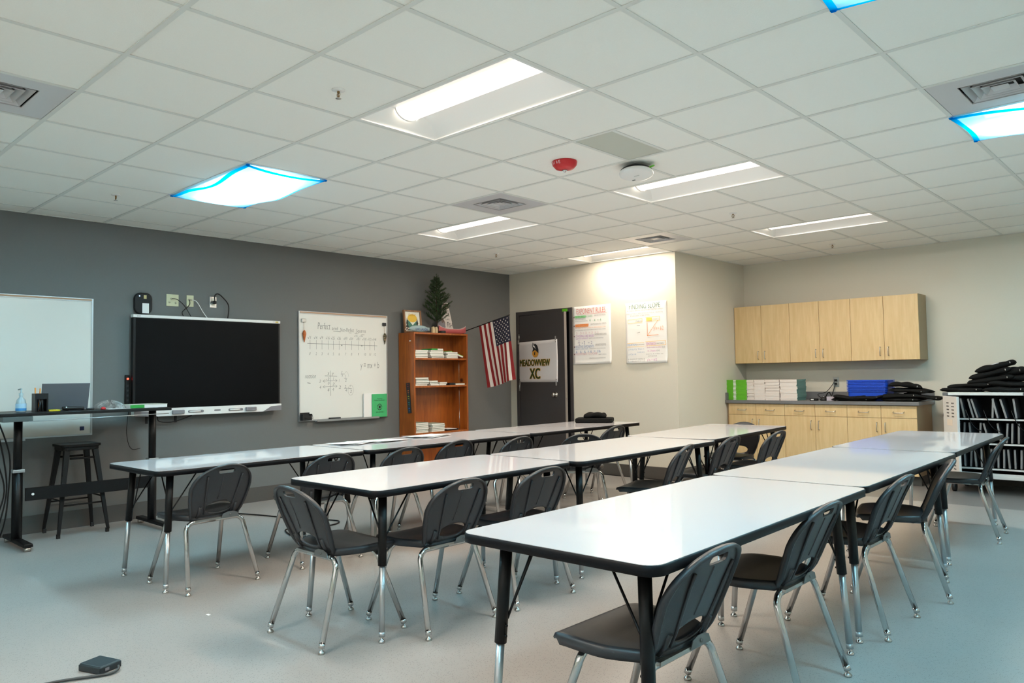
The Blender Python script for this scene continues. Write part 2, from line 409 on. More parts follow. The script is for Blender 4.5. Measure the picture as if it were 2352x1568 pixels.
# ------------------------------------------------------------------ ceiling lamps
def make_lamp(name, blue, label, x, y, sy=1.0):
    t = thing(name, label, 'ceiling light', (x, y, H), 0, 'recessed ceiling lights')
    L, W = 2*T-.03, (T-.03)*sy
    x0, x1, y0, y1 = -L/2, L/2, -W/2, W/2
    b = MB(); d = .012
    b.box(x0-.003, y0-.003, -.003, x1+.003, y0+d, .004); b.box(x0-.003, y1-d, -.003, x1+.003, y1+.003, .004)
    b.box(x0-.003, y0+d, -.003, x0+d, y1-d, .004); b.box(x1-d, y0+d, -.003, x1+.003, y1-d, .004)
    b.build('frame', M_white, t)
    prof = [(y0+.006, .002)]
    for k in range(9):
        a = k/8; prof.append((y0+.008+(W*.34)*a, .004+.085*math.sin(a*PI/2)**.8))
    pr2 = [(-p[0], p[1]) for p in prof[::-1]]
    allp = prof+pr2
    b = MB()
    b.grid(lambda u, v: (x0+.006+(L-.012)*u, allp[min(len(allp)-1, int(round(v*(len(allp)-1))))][0], allp[min(len(allp)-1, int(round(v*(len(allp)-1))))][1]), 1, len(allp)-1)
    for xx, sg in ((x0+.006, 1), (x1-.006, -1)):     # sloping end plates
        V = [b.bm.verts.new((xx, p[0], p[1])) for p in allp]; V2 = [b.bm.verts.new((xx+sg*.085*math.sin(PI*(i+.5)/len(allp)), p[0], max(.003, p[1]))) for i, p in enumerate(allp)]
        vb = [b.bm.verts.new((xx+sg*.0, p[0], .003)) for p in allp]
        for i in range(len(allp)-1):
            b._face([vb[i], vb[i+1], V2[i+1], V2[i]], True)
    b.build('reflector', M_refl, t, normals=False)
    b = MB(); r = W*.155
    b.grid(lambda u, v: (x0+.10+(L-.13)*u, -r*math.cos(PI*v), .098-.060*math.sin(PI*v)), 1, 12)
    b.build('lens', M_lensb if blue else M_lens, t)
    for xx in (x0+.088, x1-.030):
        b = MB(); b.grid(lambda u, v: (xx+.012*u, -(r+.004)*math.cos(PI*v), .098-.066*math.sin(PI*v)), 1, 12); b.build('lens_end_cap', M_refl, t)
    b = MB(); b.box(x0, y0, .112, x1, y1, .12); b.build('housing', M_white, t)
    ld = bpy.data.lights.new('tube_lamp', 'AREA'); ld.shape = 'RECTANGLE'; ld.size = L-.17; ld.size_y = r*1.75
    ld.energy = (LAMP_BLUE if blue else LAMP)*(.5 if sy < 1 else 1); ld.color = COOL if blue else WARM
    lo = bpy.data.objects.new('tube_lamp', ld); C.objects.link(lo); lo.parent = t; lo.location = (.035, 0, .013)
    return t
def make_cover(label, x, y, seed):
    rnd = random.Random(seed); ph = [rnd.uniform(0, 6) for _ in range(6)]
    t = thing('light_cover', label, 'light cover', (x, y, H-.006), 0, 'blue cloth covers under the ceiling lights')
    L, W = 2*T+.02, T+.02
    def P(u, v):
        eu = .016*math.sin(PI*u)**.5*(1+.6*math.sin(11*u+ph[0])) if 0 < u < 1 else 0
        ev = .03*math.sin(PI*v) if 0 < v < 1 else 0
        X = (u-.5)*(L-2*ev*(abs(2*u-1)))
        Y = (v-.5)*(W-2*eu*(abs(2*v-1)))
        s = math.sin(PI*u)**.75 if 0 < u < 1 else 0; q = math.sin(PI*v)**.7 if 0 < v < 1 else 0
        z = -.006-.058*s*q-.016*s*(1-q)*(1+math.sin(9*u+ph[1])) - .012*q*(1-s) - .004*math.sin(17*u+9*v+ph[2])*s*q
        return Vector((X, Y, z))
    b = MB(); b.grid(P, 40, 20); b.build('cloth', M_blue, t)
    b = MB(); k = .035
    for (fa) in (lambda u, v: P(u, v*k*1.3), lambda u, v: P(u, 1-v*k*1.3), lambda u, v: P(v*k*.8, u), lambda u, v: P(1-v*k*.8, u)):
        b.grid(lambda u, v: fa(u, v)+Vector((0, 0, -.0015)), 40, 2)
    b.build('hem', M_hem, t, normals=False)
    b = MB()
    for (sx, sy) in ((-1,-1),(1,-1),(-1,1),(1,1)): b.box(sx*(L/2-.012)-.01, sy*(W/2-.012)-.01, -.012, sx*(L/2-.012)+.01, sy*(W/2-.012)+.01, -.004)
    b.build('magnet', M_hem, t)
    return t
names = {(0,0):'large uncovered troffer light nearest in the middle of the ceiling', (-4,0):'troffer light hidden behind the blue cloth cover at left', (4,0):'troffer light behind the blue cloth at the top right edge',
 (-4,4):'white troffer light near the grey wall, beside the square air grille', (0,4):'white troffer light right beside the hanging round access point', (4,4):'troffer light behind the blue cloth next to the right air grille',
 (-4,8):'white troffer light touching the cream wall above the posters', (0,8):'white troffer light in front of the wall cabinets', (4,8):'troffer light behind blue cloth at the far right edge',
 (-4,-4):'troffer light behind the camera over the grey wall side', (0,-4):'uncovered troffer light behind the camera in the middle', (4,-4):'troffer light behind the camera on the right side'}
for (i, j, k) in LAMPS:
    sy = 1.0; yy = gy(j+.5)
    if j == 8 and i == -4: sy = .9; yy = gy(8)+.012+(T-.03)*.45
    make_lamp('troffer_light', k, names[(i, j)], gx(i+1), yy, sy)
cn = {(-4,0):'glowing sky blue cloth cover under the light at left of the ceiling', (4,0):'blue cloth cover cut by the top right edge of the frame', (4,4):'sagging blue cloth cover at the right, beside the air grille with bright gap', (4,8):'blue cloth cover barely seen at the right edge of the ceiling', (-4,-4):'blue cloth cover behind the camera on the grey wall side', (4,-4):'blue cloth cover behind the camera on the right side'}
for n_, (i, j) in enumerate(cn): make_cover(cn[(i, j)], gx(i+1), gy(j+.5), n_+3)
# air grilles
def make_vent(x, y, label):
    t = thing('air_diffuser', label, 'air vent', (x, y, H), 0, 'square ceiling air diffusers')
    a = T/2-.014; q = .165
    m = mat('diffuser_metal', (205, 203, 205), .4)
    b = MB(); b.box(-a, -a, -.002, -q, a, .004); b.box(q, -a, -.002, a, a, .004); b.box(-q, -a, -.002, q, -q, .004); b.box(-q, q, -.002, q, a, .004)
    b.build('face_plate', m, t)
    MB().box(-q-.01, -q-.01, .05, q+.01, q+.01, .055).build('duct_back', M_dark, t)
    for k in range(4):
        r0 = q-.012-k*.038; r1 = r0-.024; b = MB()
        za, zb = .026, .0
        O = [(-r0,-r0,zb),(r0,-r0,zb),(r0,r0,zb),(-r0,r0,zb)]; I = [(-r1,-r1,za),(r1,-r1,za),(r1,r1,za),(-r1,r1,za)]
        if k == 3: b.box(-r0, -r0, .002, r0, r0, .005)
        else:
            # blade flares outward and down
            for e in range(4): b.quad(O[e], O[(e+1)%4], I[(e+1)%4], I[e]); 
            for e in range(4):
                p, s_ = Vector(O[e]), Vector(O[(e+1)%4]); b.quad(tuple(p), tuple(s_), (s_.x, s_.y, zb-.003), (p.x, p.y, zb-.003))
        b.build('louvre', m, t, normals=False)
vl = ['square louvred air diffuser beside the white light near the grey wall', 'square louvred air diffuser by the posters corner of the ceiling', 'square louvred air diffuser at the right edge next to a blue cover', 'square louvred air diffuser at the upper left edge']
for (i, j), l in zip(VENTS, vl): make_vent(gx(i+.5), gy(j+.5), l)
# sprinklers
def sprinkler(x, y, label):
    t = thing('fire_sprinkler', label, 'sprinkler', (x, y, H), 0, 'ceiling fire sprinklers')
    MB().lathe([(0,0),(.034,0),(.034,-.004),(.018,-.008),(0,-.008)], n=20).build('escutcheon', M_white, t)
    b = MB(); b.tube([(0,0,-.006),(0,0,-.018)], .007); b.tube([(-.011,0,-.018),(-.012,0,-.03),(0,0,-.044)], .0022, 6); b.tube([(.011,0,-.018),(.012,0,-.03),(0,0,-.044)], .0022, 6)
    b.tube([(0,0,-.018),(0,0,-.040)], .0025, 6); b.build('frame', mat('brass', (150, 120, 80), .35, .8), t)
    MB().lathe([(0,-.044),(.015,-.044),(.015,-.046),(0,-.046)], n=12).build('deflector', M_satin, t)
for (i, j, l) in ((.5,-.5,'small pendent fire sprinkler nearest, above left of the big light'), (-4.5,-.5,'small pendent fire sprinkler near the grey wall, left of the blue cover'), (.5,6.5,'small pendent fire sprinkler between the two right lights'), (-4.5,6.5,'small pendent fire sprinkler near the far grey wall corner'), (.5,10.5,'small pendent fire sprinkler in the alcove above the wall cabinets')):
    sprinkler(gx(i), gy(j), l)
# fire strobe
t = thing('fire_alarm_strobe', 'red dome fire alarm strobe lettered FIRE on the ceiling', 'fire alarm', (gx(.47), gy(2.52), H))
MB().lathe([(0,0),(.086,0),(.088,-.006),(.082,-.028),(.062,-.05),(.035,-.058),(0,-.058)], n=32).build('dome', M_red, t)
MB().lathe([(0,-.058),(.018,-.058),(.018,-.064),(.008,-.066),(.006,-.078),(0,-.08)], n=14).build('strobe_lens', M_chrome, t)
b = MB()
for k, ch in enumerate('FIRE'):
    a = math.radians(246+k*12); rr, zz = .0835, -.030
    n_ = Vector((math.cos(a), math.sin(a), -.35)).normalized(); rt = Vector((-math.sin(a), math.cos(a), 0)); up_ = n_.cross(rt)
    if up_.z < 0: up_ = -up_
    M_ = Matrix((rt, up_, n_)).transposed().to_4x4(); M_.translation = Vector((rr*math.cos(a), rr*math.sin(a), zz))+n_*.003
    put_text(b, ch, .012 if ch != 'I' else .003, .02, M_)
b.build('lettering', M_white, t, normals=False)
# access point with green cable
t = thing('wireless_access_point', 'round white and black access point hanging from the ceiling with green cable', 'access point', (gx(.96), gy(3.22), H))
RX = Matrix.Translation((0, 0, -.055)) @ Matrix.Rotation(-.13, 4, 'X') @ Matrix.Rotation(-.08, 4, 'Y')
MB().lathe([(0,-.022),(.10,-.022),(.116,-.016),(.12,-.006),(.118,0),(0,0)], n=36, M=RX).build('white_face', M_white, t)
MB().lathe([(.117,0),(.112,.012),(.09,.026),(0,.03)], n=36, M=RX).build('black_body', M_dark, t)
b = MB(); b.tube([(0,0,-.03),(0,0,0)], .03, 14); b.build('mount', M_dark, t)
b = MB(); put_text(b, 'cisco', .04, .014, RX @ Matrix.Translation((-.02, .01, -.0228)) @ Matrix.Rotation(PI, 4, 'X')); b.box(-.07,.05,-.0235,-.045,.062,-.0225,RX); b.build('print', mat('print_grey', (90, 100, 96), .6), t)
b = MB(); b.tube([(-.05,.05,-.002),(.0,.07,-.012),(.06,.08,-.012),(.12,.04,-.02),(.13,.0,-.035),(.10,-.01,-.045),(.07,0,-.05)], .006, 8); b.build('green_cable', M_green, t)

# ------------------------------------------------------------------ tables
def table_parts(t, L, W):
    b = MB(); b.prism(rrect(W-.008, L-.008, .055), .031, Matrix.Translation((0, 0, .7095))); b.build('tabletop', M_top, t)
    b = MB(); o = rrect(W, L, .06, 8); n = len(o); inn = rrect(W-.010, L-.010, .055, 8)
    zs = [(.706, inn), (.7085, o), (.7375, o), (.7392, inn)]
    rings = [[b.bm.verts.new((x, y, z)) for x, y in pts] for z, pts in zs]
    for A, B in zip(rings, rings[1:]):
        for i in range(n): b._face([A[i], A[(i+1)%n], B[(i+1)%n], B[i]], True)
    b._face(rings[0][::-1])
    b.build('edge_band', M_band, t)
    for sx in (-1, 1):
        for sy in (-1, 1):
            tx, ty = sx*(W/2-.115), sy*(L/2-.125); fx, fy = sx*(W/2-.078), sy*(L/2-.085)
            P = lambda z: Vector((tx+(fx-tx)*(1-z/.7), ty+(fy-ty)*(1-z/.7), z))
            b = MB(); b.tube([P(.7), P(.36)], .0215, 14); b.tube([P(.706), P(.698)], .045, 14)
            for zz in (.385, .42): b.tube([P(zz), P(zz)+Vector((-sx*.026, 0, 0))], .0045, 6)
            lg = b.build('leg', M_black, t)
            b = MB(); b.tube([P(.362), P(.028)], .0148, 14); b.tube([P(.05), P(.028)], .0160, 14); b.build('leg_insert', M_alu, lg)
            b = MB(); f = P(0)
            b.lathe([(0,0),(.016,0),(.018,.006),(.010,.014),(.006,.016),(.006,.03)], c=(f.x, f.y, 0), n=12); b.build('foot_glide', M_chrome, lg)
            b = MB(); q = P(.47)
            for e in (Vector((-sx*.13, 0, 0)), Vector((0, -sy*.17, 0))):
                b.tube([q+Vector((-sx*.012, -sy*.012, -.03)), q+Vector((-sx*.02, -sy*.02, 0))*1, Vector((tx, ty, .704))+e*1.0], .0045, 6)
            b.build('brace', M_black, lg)
tabs = [ # name key, cx, cy, L, W, ang, label
 ((-5.03, 2.605), 1.53, .785, .018, 'white activity table nearest in the grey wall row, in front of the standing desk'),
 ((-5.065, 4.325), 1.88, .79, .018, 'white activity table in the grey wall row with loose papers on it'),
 ((-5.12, 6.215), 1.87, .79, .018, 'white activity table at the far end of the grey wall row, with black pads'),
 ((-3.335, 2.93), 1.51, .79, .012, 'white activity table nearest in the middle row with a chair at its head end'),
 ((-3.325, 4.60), 1.80, .81, .02, 'middle table of the middle row, white with black edge'),
 ((-3.49, 6.435), 1.83, .81, .09, 'white activity table at the far end of the middle row, slightly turned'),
 ((-1.570, 2.715), 1.84, .785, .019, 'large white activity table nearest the camera at the right'),
 ((-1.625, 4.56), 1.83, .785, .021, 'middle table of the right hand row, white with black edge'),
 ((-1.69, 6.405), 1.83, .785, .03, 'white activity table at the far end of the right row, before the laptop cart')]
for (c_, L, W, a, lab) in tabs:
    t = thing('activity_table', lab, 'table', (c_[0], c_[1], 0), a, 'white rectangular activity tables in three rows')
    table_parts(t, L, W)

# ------------------------------------------------------------------ chairs
def ev_mesh(o):
    dg = bpy.context.evaluated_depsgraph_get(); dg.update()
    return bpy.data.meshes.new_from_object(o.evaluated_get(dg))
def yback(z):
    pts = [(.406,-.080),(.412,-.102),(.425,-.126),(.455,-.152),(.50,-.174),(.56,-.200),(.64,-.234),(.70,-.262),(.77,-.295)]
    for (a, ya), (c, yc) in zip(pts, pts[1:]):
        if z <= c: return ya+(yc-ya)*(max(z, a)-a)/(c-a)
    return pts[-1][1]
def wback(z):
    if z > .60: return .201*max(0.0, 1-((z-.60)/.158)**2.3)**.5
    pts = [(.406,.135),(.43,.158),(.47,.174),(.53,.190),(.60,.201)]
    for (a, ya), (c, yc) in zip(pts, pts[1:]):
        if z <= c: return ya+(yc-ya)*(max(z, a)-a)/(c-a)
    return .201
def back_mesh():
    b = MB(); ZT = .7579; nz, nu = 30, 26
    def zz(j): return .407+(ZT-.407)*math.sin(PI/2*j/nz) if j else .407
    def S(u, z, d):
        w_ = max(wback(z), .004); x = u*w_
        return Vector((x, yback(z)+.028*(x/.2)**2+d, z))
    rows = [zz(j) for j in range(nz+1)]
    F = [[b.bm.verts.new(S(2*i/nu-1, z, .006)) for i in range(nu+1)] for z in rows]
    K = [[b.bm.verts.new(S((2*i/nu-1), z, -.006)) for i in range(nu+1)] for z in rows]
    for j in range(nz):
        for i in range(nu):
            b._face([F[j][i], F[j][i+1], F[j+1][i+1], F[j+1][i]], True); b._face([K[j][i], K[j+1][i], K[j+1][i+1], K[j][i+1]], True)
        b._face([F[j][0], F[j+1][0], K[j+1][0], K[j][0]]); b._face([F[j][nu], K[j][nu], K[j+1][nu], F[j+1][nu]])
    for i in range(nu):
        b._face([F[0][i], K[0][i], K[0][i+1], F[0][i+1]]); b._face([F[nz][i], F[nz][i+1], K[nz][i+1], K[nz][i]])
    body = b.build('tmp', M_plast)
    # cutters
    b = MB(); b.prism(rrect(.105, .027, .012, 4), .3, Matrix.Translation((0, -.1, .716)) @ Matrix.Rotation(PI/2, 4, 'X')); c1 = b.build('c1', M_plast)
    b = MB(); b.prism([(.092*math.cos(k*PI/14)*(1), .036*math.sin(k*PI/14)) for k in range(28)], .3, Matrix.Translation((0, -.02, .487)) @ Matrix.Rotation(PI/2, 4, 'X')); c2 = b.build('c2', M_plast)
    for c in (c1, c2):
        m = body.modifiers.new('b', 'BOOLEAN'); m.operation = 'DIFFERENCE'; m.solver = 'EXACT'; m.object = c
    me = ev_mesh(body)
    for o in (body, c1, c2): bpy.data.objects.remove(o, do_unlink=True)
    b = MB(); b.bm.from_mesh(me)
    # thick rolled rim all round
    rim = []
    for k in range(0, 25): 
        z = rows[int(k*nz/24)]; rim.append(S(-1, z, 0))
    top = [S(u/6, rows[-1], 0) for u in range(-5, 6)]
    rim = rim + top + [Vector((-p.x, p.y, p.z)) for p in rim[::-1]]
    def flange(pts, d0, d1, th):
        n = len(pts)
        cen = Vector((0, 0, .58))
        rings = []
        for p in pts:
            o_ = Vector((p.x, 0, p.z))-Vector((0, 0, .56)); o_.normalize()
            rings.append([p+Vector((0, d0, 0)), p+o_*.004+Vector((0, (d0+d1)/2, 0)), p+Vector((0, d1, 0)), p-o_*th+Vector((0, d1, 0)), p-o_*th+Vector((0, d0, 0))])
        R = [[b.bm.verts.new(q) for q in r] for r in rings]
        for A, B in zip(R, R[1:]):
            for j in range(5): b._face([A[j], A[(j+1)%5], B[(j+1)%5], B[j]], True)
        b._face(R[0]); b._face(R[-1])
    flange(rim, .008, -.020, .008)
    # two long ribs at the back framing the raised middle panel
    for sg in (-1, 1):
        pts = [S(0, z, -.010)+Vector((sg*(.088+.03*((z-.46)/.25)**1.0*(1 if z < .62 else 1)), .028*.3, 0)) for z in (.45,.50,.55,.60,.65,.69)]
        b.tube(pts, .0055, 6)
        pts = [S(0, z, -.004)+Vector((sg*.118, .028*.3, 0)) for z in (.43,.46,.50)]; b.tube(pts, .011, 6)
    # curved rib from the handle
    pts = [S(0, z, -.0055)+Vector((-.018+.05*(.70-z)*2-.28*(.70-z)**2*3, 0, 0)) for z in (.695,.66,.62,.58,.54)]; b.tube(pts, .0032, 5)
    for f in b.bm.faces: f.smooth = f.smooth
    bmesh.ops.recalc_face_normals(b.bm, faces=b.bm.faces)
    return b
def seat_mesh():
    b = MB(); n = 22
    def P(u, v, d=0):
        # square to rounded square
        x, y = 2*u-1, 2*v-1
        xx = x*math.sqrt(1-y*y/2*.38); yy = y*math.sqrt(1-x*x/2*.38)
        wd = .208 if yy > -.2 else .208-.045*((-.2-yy)/.8)**1.5
        X, Y = xx*wd*1.08, .046+yy*.168*1.06
        z = .455-.016*(1-xx*xx)*(1-.6*abs(yy)) 
        if yy > .45: z -= .013*((yy-.45)/.55)**2
        if yy < -.5: z -= .004*((-.5-yy)/.5)**2
        return Vector((X, Y, z-d))
    V = b.grid(lambda u, v: P(u, v), n, n)
    U = b.grid(lambda u, v: P(u, v, .010)*1, n, n)
    edge = [(i, 0) for i in range(n+1)]+[(n, j) for j in range(1, n+1)]+[(i, n) for i in range(n-1, -1, -1)]+[(0, j) for j in range(n-1, 0, -1)]
    m = len(edge)
    def skirt(q):
        p = P(q[0]/n, q[1]/n); c = Vector((0, .02, p.z)); d = (p-c).normalized()
        side = 1 if q[1]/n < .93 else .5
        return p+d*.006+Vector((0, 0, -.012)), p+d*.004+Vector((0, 0, -.036*side)), p-d*.004+Vector((0, 0, -.036*side))
    A = [[b.bm.verts.new(x) for x in skirt(q)] for q in edge]
    for k in range(m):
        i, j = edge[k]; i2, j2 = edge[(k+1)%m]
        a0, a1 = A[k], A[(k+1)%m]
        b._face([V[i][j], V[i2][j2], a1[0], a0[0]], True); b._face([a0[0], a1[0], a1[1], a0[1]], True); b._face([a0[1], a1[1], a1[2], a0[2]], True); b._face([a0[2], a1[2], U[i2][j2], U[i][j]], True)
    return b
def bend_leg(sy, sx):
    # half of an inverted U: from the middle of the cross bar out, round the bend and down to the foot
    yb = .115 if sy > 0 else -.128
    zt = .405; pts = [Vector((0, yb, zt)), Vector((sx*.10, yb, zt))]
    R = .055; x1 = .192
    foot = Vector((sx*.232, sy*.243, .026))
    for k in range(0, 8):
        a = k/7*PI/2*.93
        pts.append(Vector((sx*(x1-R+R*math.sin(a)), yb+sy*.010*(1-math.cos(a)), zt-R*(1-math.cos(a)))))
    pts.append(foot); return pts
chair0 = thing('school_chair', 'x', 'chair', (0,0,0), 0, 'charcoal plastic school chairs')
seat_mesh().build('seat', M_plast, chair0)
back_mesh().build('backrest', M_plast, chair0, normals=False)
for sy in (1, -1):
    for sx in (1, -1):
        b = MB(); p = bend_leg(sy, sx); b.tube(p, .0138, 12); b.tube([p[-1]+(p[-2]-p[-1]).normalized()*.02, p[-1]], .015, 12)
        lg = b.build('leg', M_chrome, chair0)
        b = MB(); b.lathe([(0,0),(.015,0),(.017,.005),(.011,.013),(.005,.016),(.005,.03)], c=(p[-1].x, p[-1].y, 0), n=12); b.build('foot_glide', M_satin, lg)
b = MB()
for sx in (-1, 1): b.tube([(sx*.10, .115, .408), (sx*.10, -.128, .408)], .010, 8)
b.box(-.14, -.150, .405, .14, -.118, .418)
b.build('seat_frame', M_satin, chair0)
# grey steel plate seen low in the opening of the back
b = MB(); b.prism([(-.062,0),(.062,0),(.05,.026),(.02,.036),(-.02,.036),(-.05,.026)], .003, Matrix.Translation((.09, -.152, .408)) @ Matrix.Rotation(PI/2, 4, 'X')); b.lathe([(0,0),(.006,0),(.006,.003),(0,.003)], c=(0,0,0), n=8, M=Matrix.Translation((.09, -.155, .425)) @ Matrix.Rotation(PI/2, 4, 'X'))
b.build('bracket_plate', mat('dull_steel', (120, 122, 122), .4, .7), chair0)
FX = PI/2      # turned so that it faces -x
chairs = [
 (-1.40, 2.10, FX, 'charcoal plastic chair nearest the camera at the bottom edge, right of the big table'),
 (-1.436, 3.065, FX, 'second charcoal chair up the right side of the right row of tables'),
 (-1.442, 4.075, FX, 'third charcoal chair up the right side of the right row of tables'),
 (-1.427, 4.83, FX+.27, 'fourth charcoal chair of the right row, turned, its backrest edge on'),
 (-1.494, 6.69, FX+.09, 'charcoal chair at the far right table in front of the laptop cart'),
 (-3.333, 2.23, 0, 'charcoal chair at the near head end of the middle row of tables'),
 (-3.105, 2.665, FX, 'charcoal chair at the nearest middle row table, beside the head end chair'),
 (-3.083, 3.295, FX-.04, 'charcoal chair behind the corner of the big near table, at the middle row'),
 (-3.135, 4.86, FX+.24, 'charcoal chair pulled out and turned at the centre table, seat showing'),
 (-3.225, 5.78, FX+.05, 'charcoal chair at the far middle row table, left of the pair before the cabinets'),
 (-3.16, 6.53, FX, 'charcoal chair farthest along the middle row in front of the maple cabinets'),
 (-3.667, 7.17, PI, 'dark chair at the far head end of the middle row, seen from its front'),
 (-4.787, 2.207, FX+.07, 'charcoal chair nearest in the grey wall row with its whole frame showing'),
 (-4.80, 3.018, FX-.03, 'second charcoal chair of the grey wall row, partly behind the middle table'),
 (-4.73, 3.60, FX, 'third charcoal chair of the grey wall row, left of the bookcase foot'),
 (-4.88, 4.27, FX, 'fourth charcoal chair of the grey wall row in front of the orange bookcase'),
 (-4.68, 4.80, FX, 'fifth charcoal chair of the grey wall row, right of the bookcase'),
 (-4.33, 5.50, FX-.75, 'charcoal chair turned straight away from the camera below the door'),
 (-4.80, 6.38, FX, 'farthest charcoal chair of the grey wall row below the black pads'),
]
for n_, (x, y, a, lab) in enumerate(chairs):
    if n_ == 0: chair0.location = (x, y, 0); chair0.rotation_euler = (0, 0, a); chair0['label'] = lab
    else: dup(chair0, (x, y, 0), a, lab)

# ------------------------------------------------------------------ whiteboards, screen and wall gear on the grey wall
def handwriting(parent, items, m, name='handwriting'):
    b = MB()
    for st, y, z, w_, h_ in items: put_text(b, st, w_, h_, Matrix(((0,0,1,0),(1,0,0,y),(0,1,0,z),(0,0,0,1))), shear=.1, off=-.012)
    return b, m, name
def whiteboard(lab, y0, y1, z0, z1, tray):
    t = thing('whiteboard', lab, 'whiteboard', (XL, y0, z0)); W, Hh = y1-y0, z1-z0
    MB().box(.004, .012, .012, .014, W-.012, Hh-.02).build('board', M_wb, t)
    b = MB(); f = .014; b.box(.001, 0, 0, .02, f, Hh); b.box(.001, W-f, 0, .02, W, Hh); b.box(.001, f, 0, .02, W-f, f); b.build('frame', M_alu, t)
    b = MB(); b.box(.001, f, Hh-.026, .024, W-f, Hh); b.build('map_rail', M_alu, t)
    MB().box(.024, f, Hh-.021, .0255, W-f, Hh-.006).build('cork_strip', M_cork, t)
    b = MB(); b.box(.02, tray[0], -.012, .075, tray[1], .0); b.box(.071, tray[0], 0, .075, tray[1], .010); b.build('marker_tray', M_alu, t)
    return t
wb1 = whiteboard('large empty whiteboard cut by the left edge of the frame', -.04, 2.395, .806, 2.032, (.9, 1.9))
MB().box(.014, 2.335, .045, .0155, 2.37, .08).build('blue_badge', mat('navy_badge', (32, 48, 96), .5), wb1)
wb2 = whiteboard('square whiteboard with handwritten maths on perfect and non-perfect squares', 4.485, 5.705, .812, 2.036, (.2, 1.05))
b = MB(); e = .0148
def ht(st, y, z, w_, h_, sh=.15): put_text(b, st, w_, h_, Matrix(((0,0,1,e),(1,0,0,y),(0,1,0,z),(0,0,0,1))), shear=sh, off=-.01)
def hl(y0, z0, y1, z1, r=.0022): 
    d = Vector((0, y1-y0, z1-z0)); n = Vector((0, -d.z, d.y)).normalized()*r
    b.quad((e, y0-n.y, z0-n.z), (e, y1-n.y, z1-n.z), (e, y1+n.y, z1+n.z), (e, y0+n.y, z0+n.z))
ht('Perfect', .245, 1.03, .165, .075); ht('and', .43, 1.025, .085, .04); ht('Non-Perfect', .545, 1.01, .19, .045); ht('Squares', .765, .995, .14, .055)
hl(.45, 1.012, .55, 1.008); hl(.66, 1.0, .70, .998); hl(.745, .998, .785, .996); hl(.84, .985, .885, .983)
ht('\u221a25 - \u221a36', .74, .955, .12, .024)
hl(.11, .865, 1.07, .855)
ys = [.145,.225,.30,.38,.45,.53,.62,.70,.80,.885,.96,1.03]
for k, yv in enumerate(ys):
    hl(yv, .80, yv, .905, .0016); ht('\u221a%d' % ((k+1)**2), yv-.028, .915, .04+.008*(k > 2)+.006*(k > 8), .035); ht(str(k+1), yv-.008, .735, .014+.012*(k > 8), .03)
for yy in (.565, .845): b.box(e, yy-.007, .845, e+.0005, yy+.007, .857)
ht('y = mx + b', .825, .56, .27, .10, .05)
hl(.41, .56, .41, .27, .0018); hl(.335, .50, .50, .495); ht('x', .37, .51, .025, .03); ht('y', .43, .50, .025, .035)
ht('-2', .35, .45, .045, .03); ht('1', .445, .45, .006, .032); ht('0', .375, .40, .02, .03); ht('2', .435, .39, .03, .03); ht('4', .37, .32, .025, .04); ht('4', .435, .325, .02, .038)
for zz in (.44, .375):
    hl(.31, zz, .50, zz+.004, .0015); hl(.31, zz, .34, zz+.018, .0015); hl(.31, zz, .34, zz-.016, .0015); hl(.50, zz+.004, .475, zz+.02, .0015); hl(.50, zz+.004, .475, zz-.013, .0015)
ht('2', .26, .425, .025, .032); ht('1', .525, .43, .006, .03); ht('4', .265, .355, .022, .035); ht('2', .52, .35, .03, .035)
ht('y', .555, .525, .018, .026); hl(.55, .52, .59, .52); ht('x', .56, .49, .018, .024); ht('1', .61, .475, .006, .035); hl(.595, .468, .635, .468); ht('2', .605, .43, .022, .03)
ht('2', .60, .36, .022, .03); hl(.595, .352, .64, .352); ht('4', .61, .315, .02, .03); ht('=', .645, .345, .02, .012); ht('1', .675, .365, .006, .026); hl(.66, .35, .70, .345); ht('2', .675, .30, .024, .032)
for k in range(14):
    a0, a1 = k/14*2*PI, (k+1)/14*2*PI; hl(.685+.038*math.cos(a0), .33+.06*math.sin(a0), .685+.038*math.cos(a1), .33+.06*math.sin(a1), .001)
    if k < 10: a0, a1 = k/14*PI+.3, (k+1)/14*PI+.3; hl(.625+.035*math.cos(a0), .46+.085*math.sin(a0), .625+.035*math.cos(a1), .46+.085*math.sin(a1), .0008)
ht('notation', .08, .475, .14, .045, .4); hl(.11, .425, .15, .418, .003)
b.build('handwriting', mat('faded_marker', (118, 120, 120), .7), wb2, normals=False)
# things hung on and standing at the second whiteboard
def lure(y, lab, col, dark):
    t = thing('clip_with_lure', lab, 'decoration', (XL+.016, y, 1.93))
    MB().box(0, -.026, -.02, .016, .026, .02).build('magnet_clip', M_ink if dark else M_satin, t, bevel=.004)
    MB().tube([(.010, 0, -.02), (.010, .004, -.11)], .0018, 6).build('string', M_cork, t)
    b = MB(); b.lathe([(0,0),(.010,-.008),(.021,-.035),(.020,-.05),(.010,-.10),(.003,-.135),(0,-.14)], n=14)
    if dark:
        o = b.build('lure_body', col, t)
        for zz in (-.03,-.055,-.08): MB().lathe([(.0225-abs(zz+.04)*.16,zz),(.0225-abs(zz+.04)*.16,zz-.009)], n=14).build('pale_band', M_cork, t).location = (.012, .004, -.105)
    else: o = b.build('lure_body', col, t)
    o.location = (.014, .004, -.105)
lure(4.545, 'orange fishing float hanging from a clip on the whiteboard left side', mat('float_orange', (190, 98, 40), .4), False)
lure(5.655, 'dark banded fishing lure hanging from a clip on the whiteboard right side', mat('lure_olive', (70, 66, 40), .4), True)
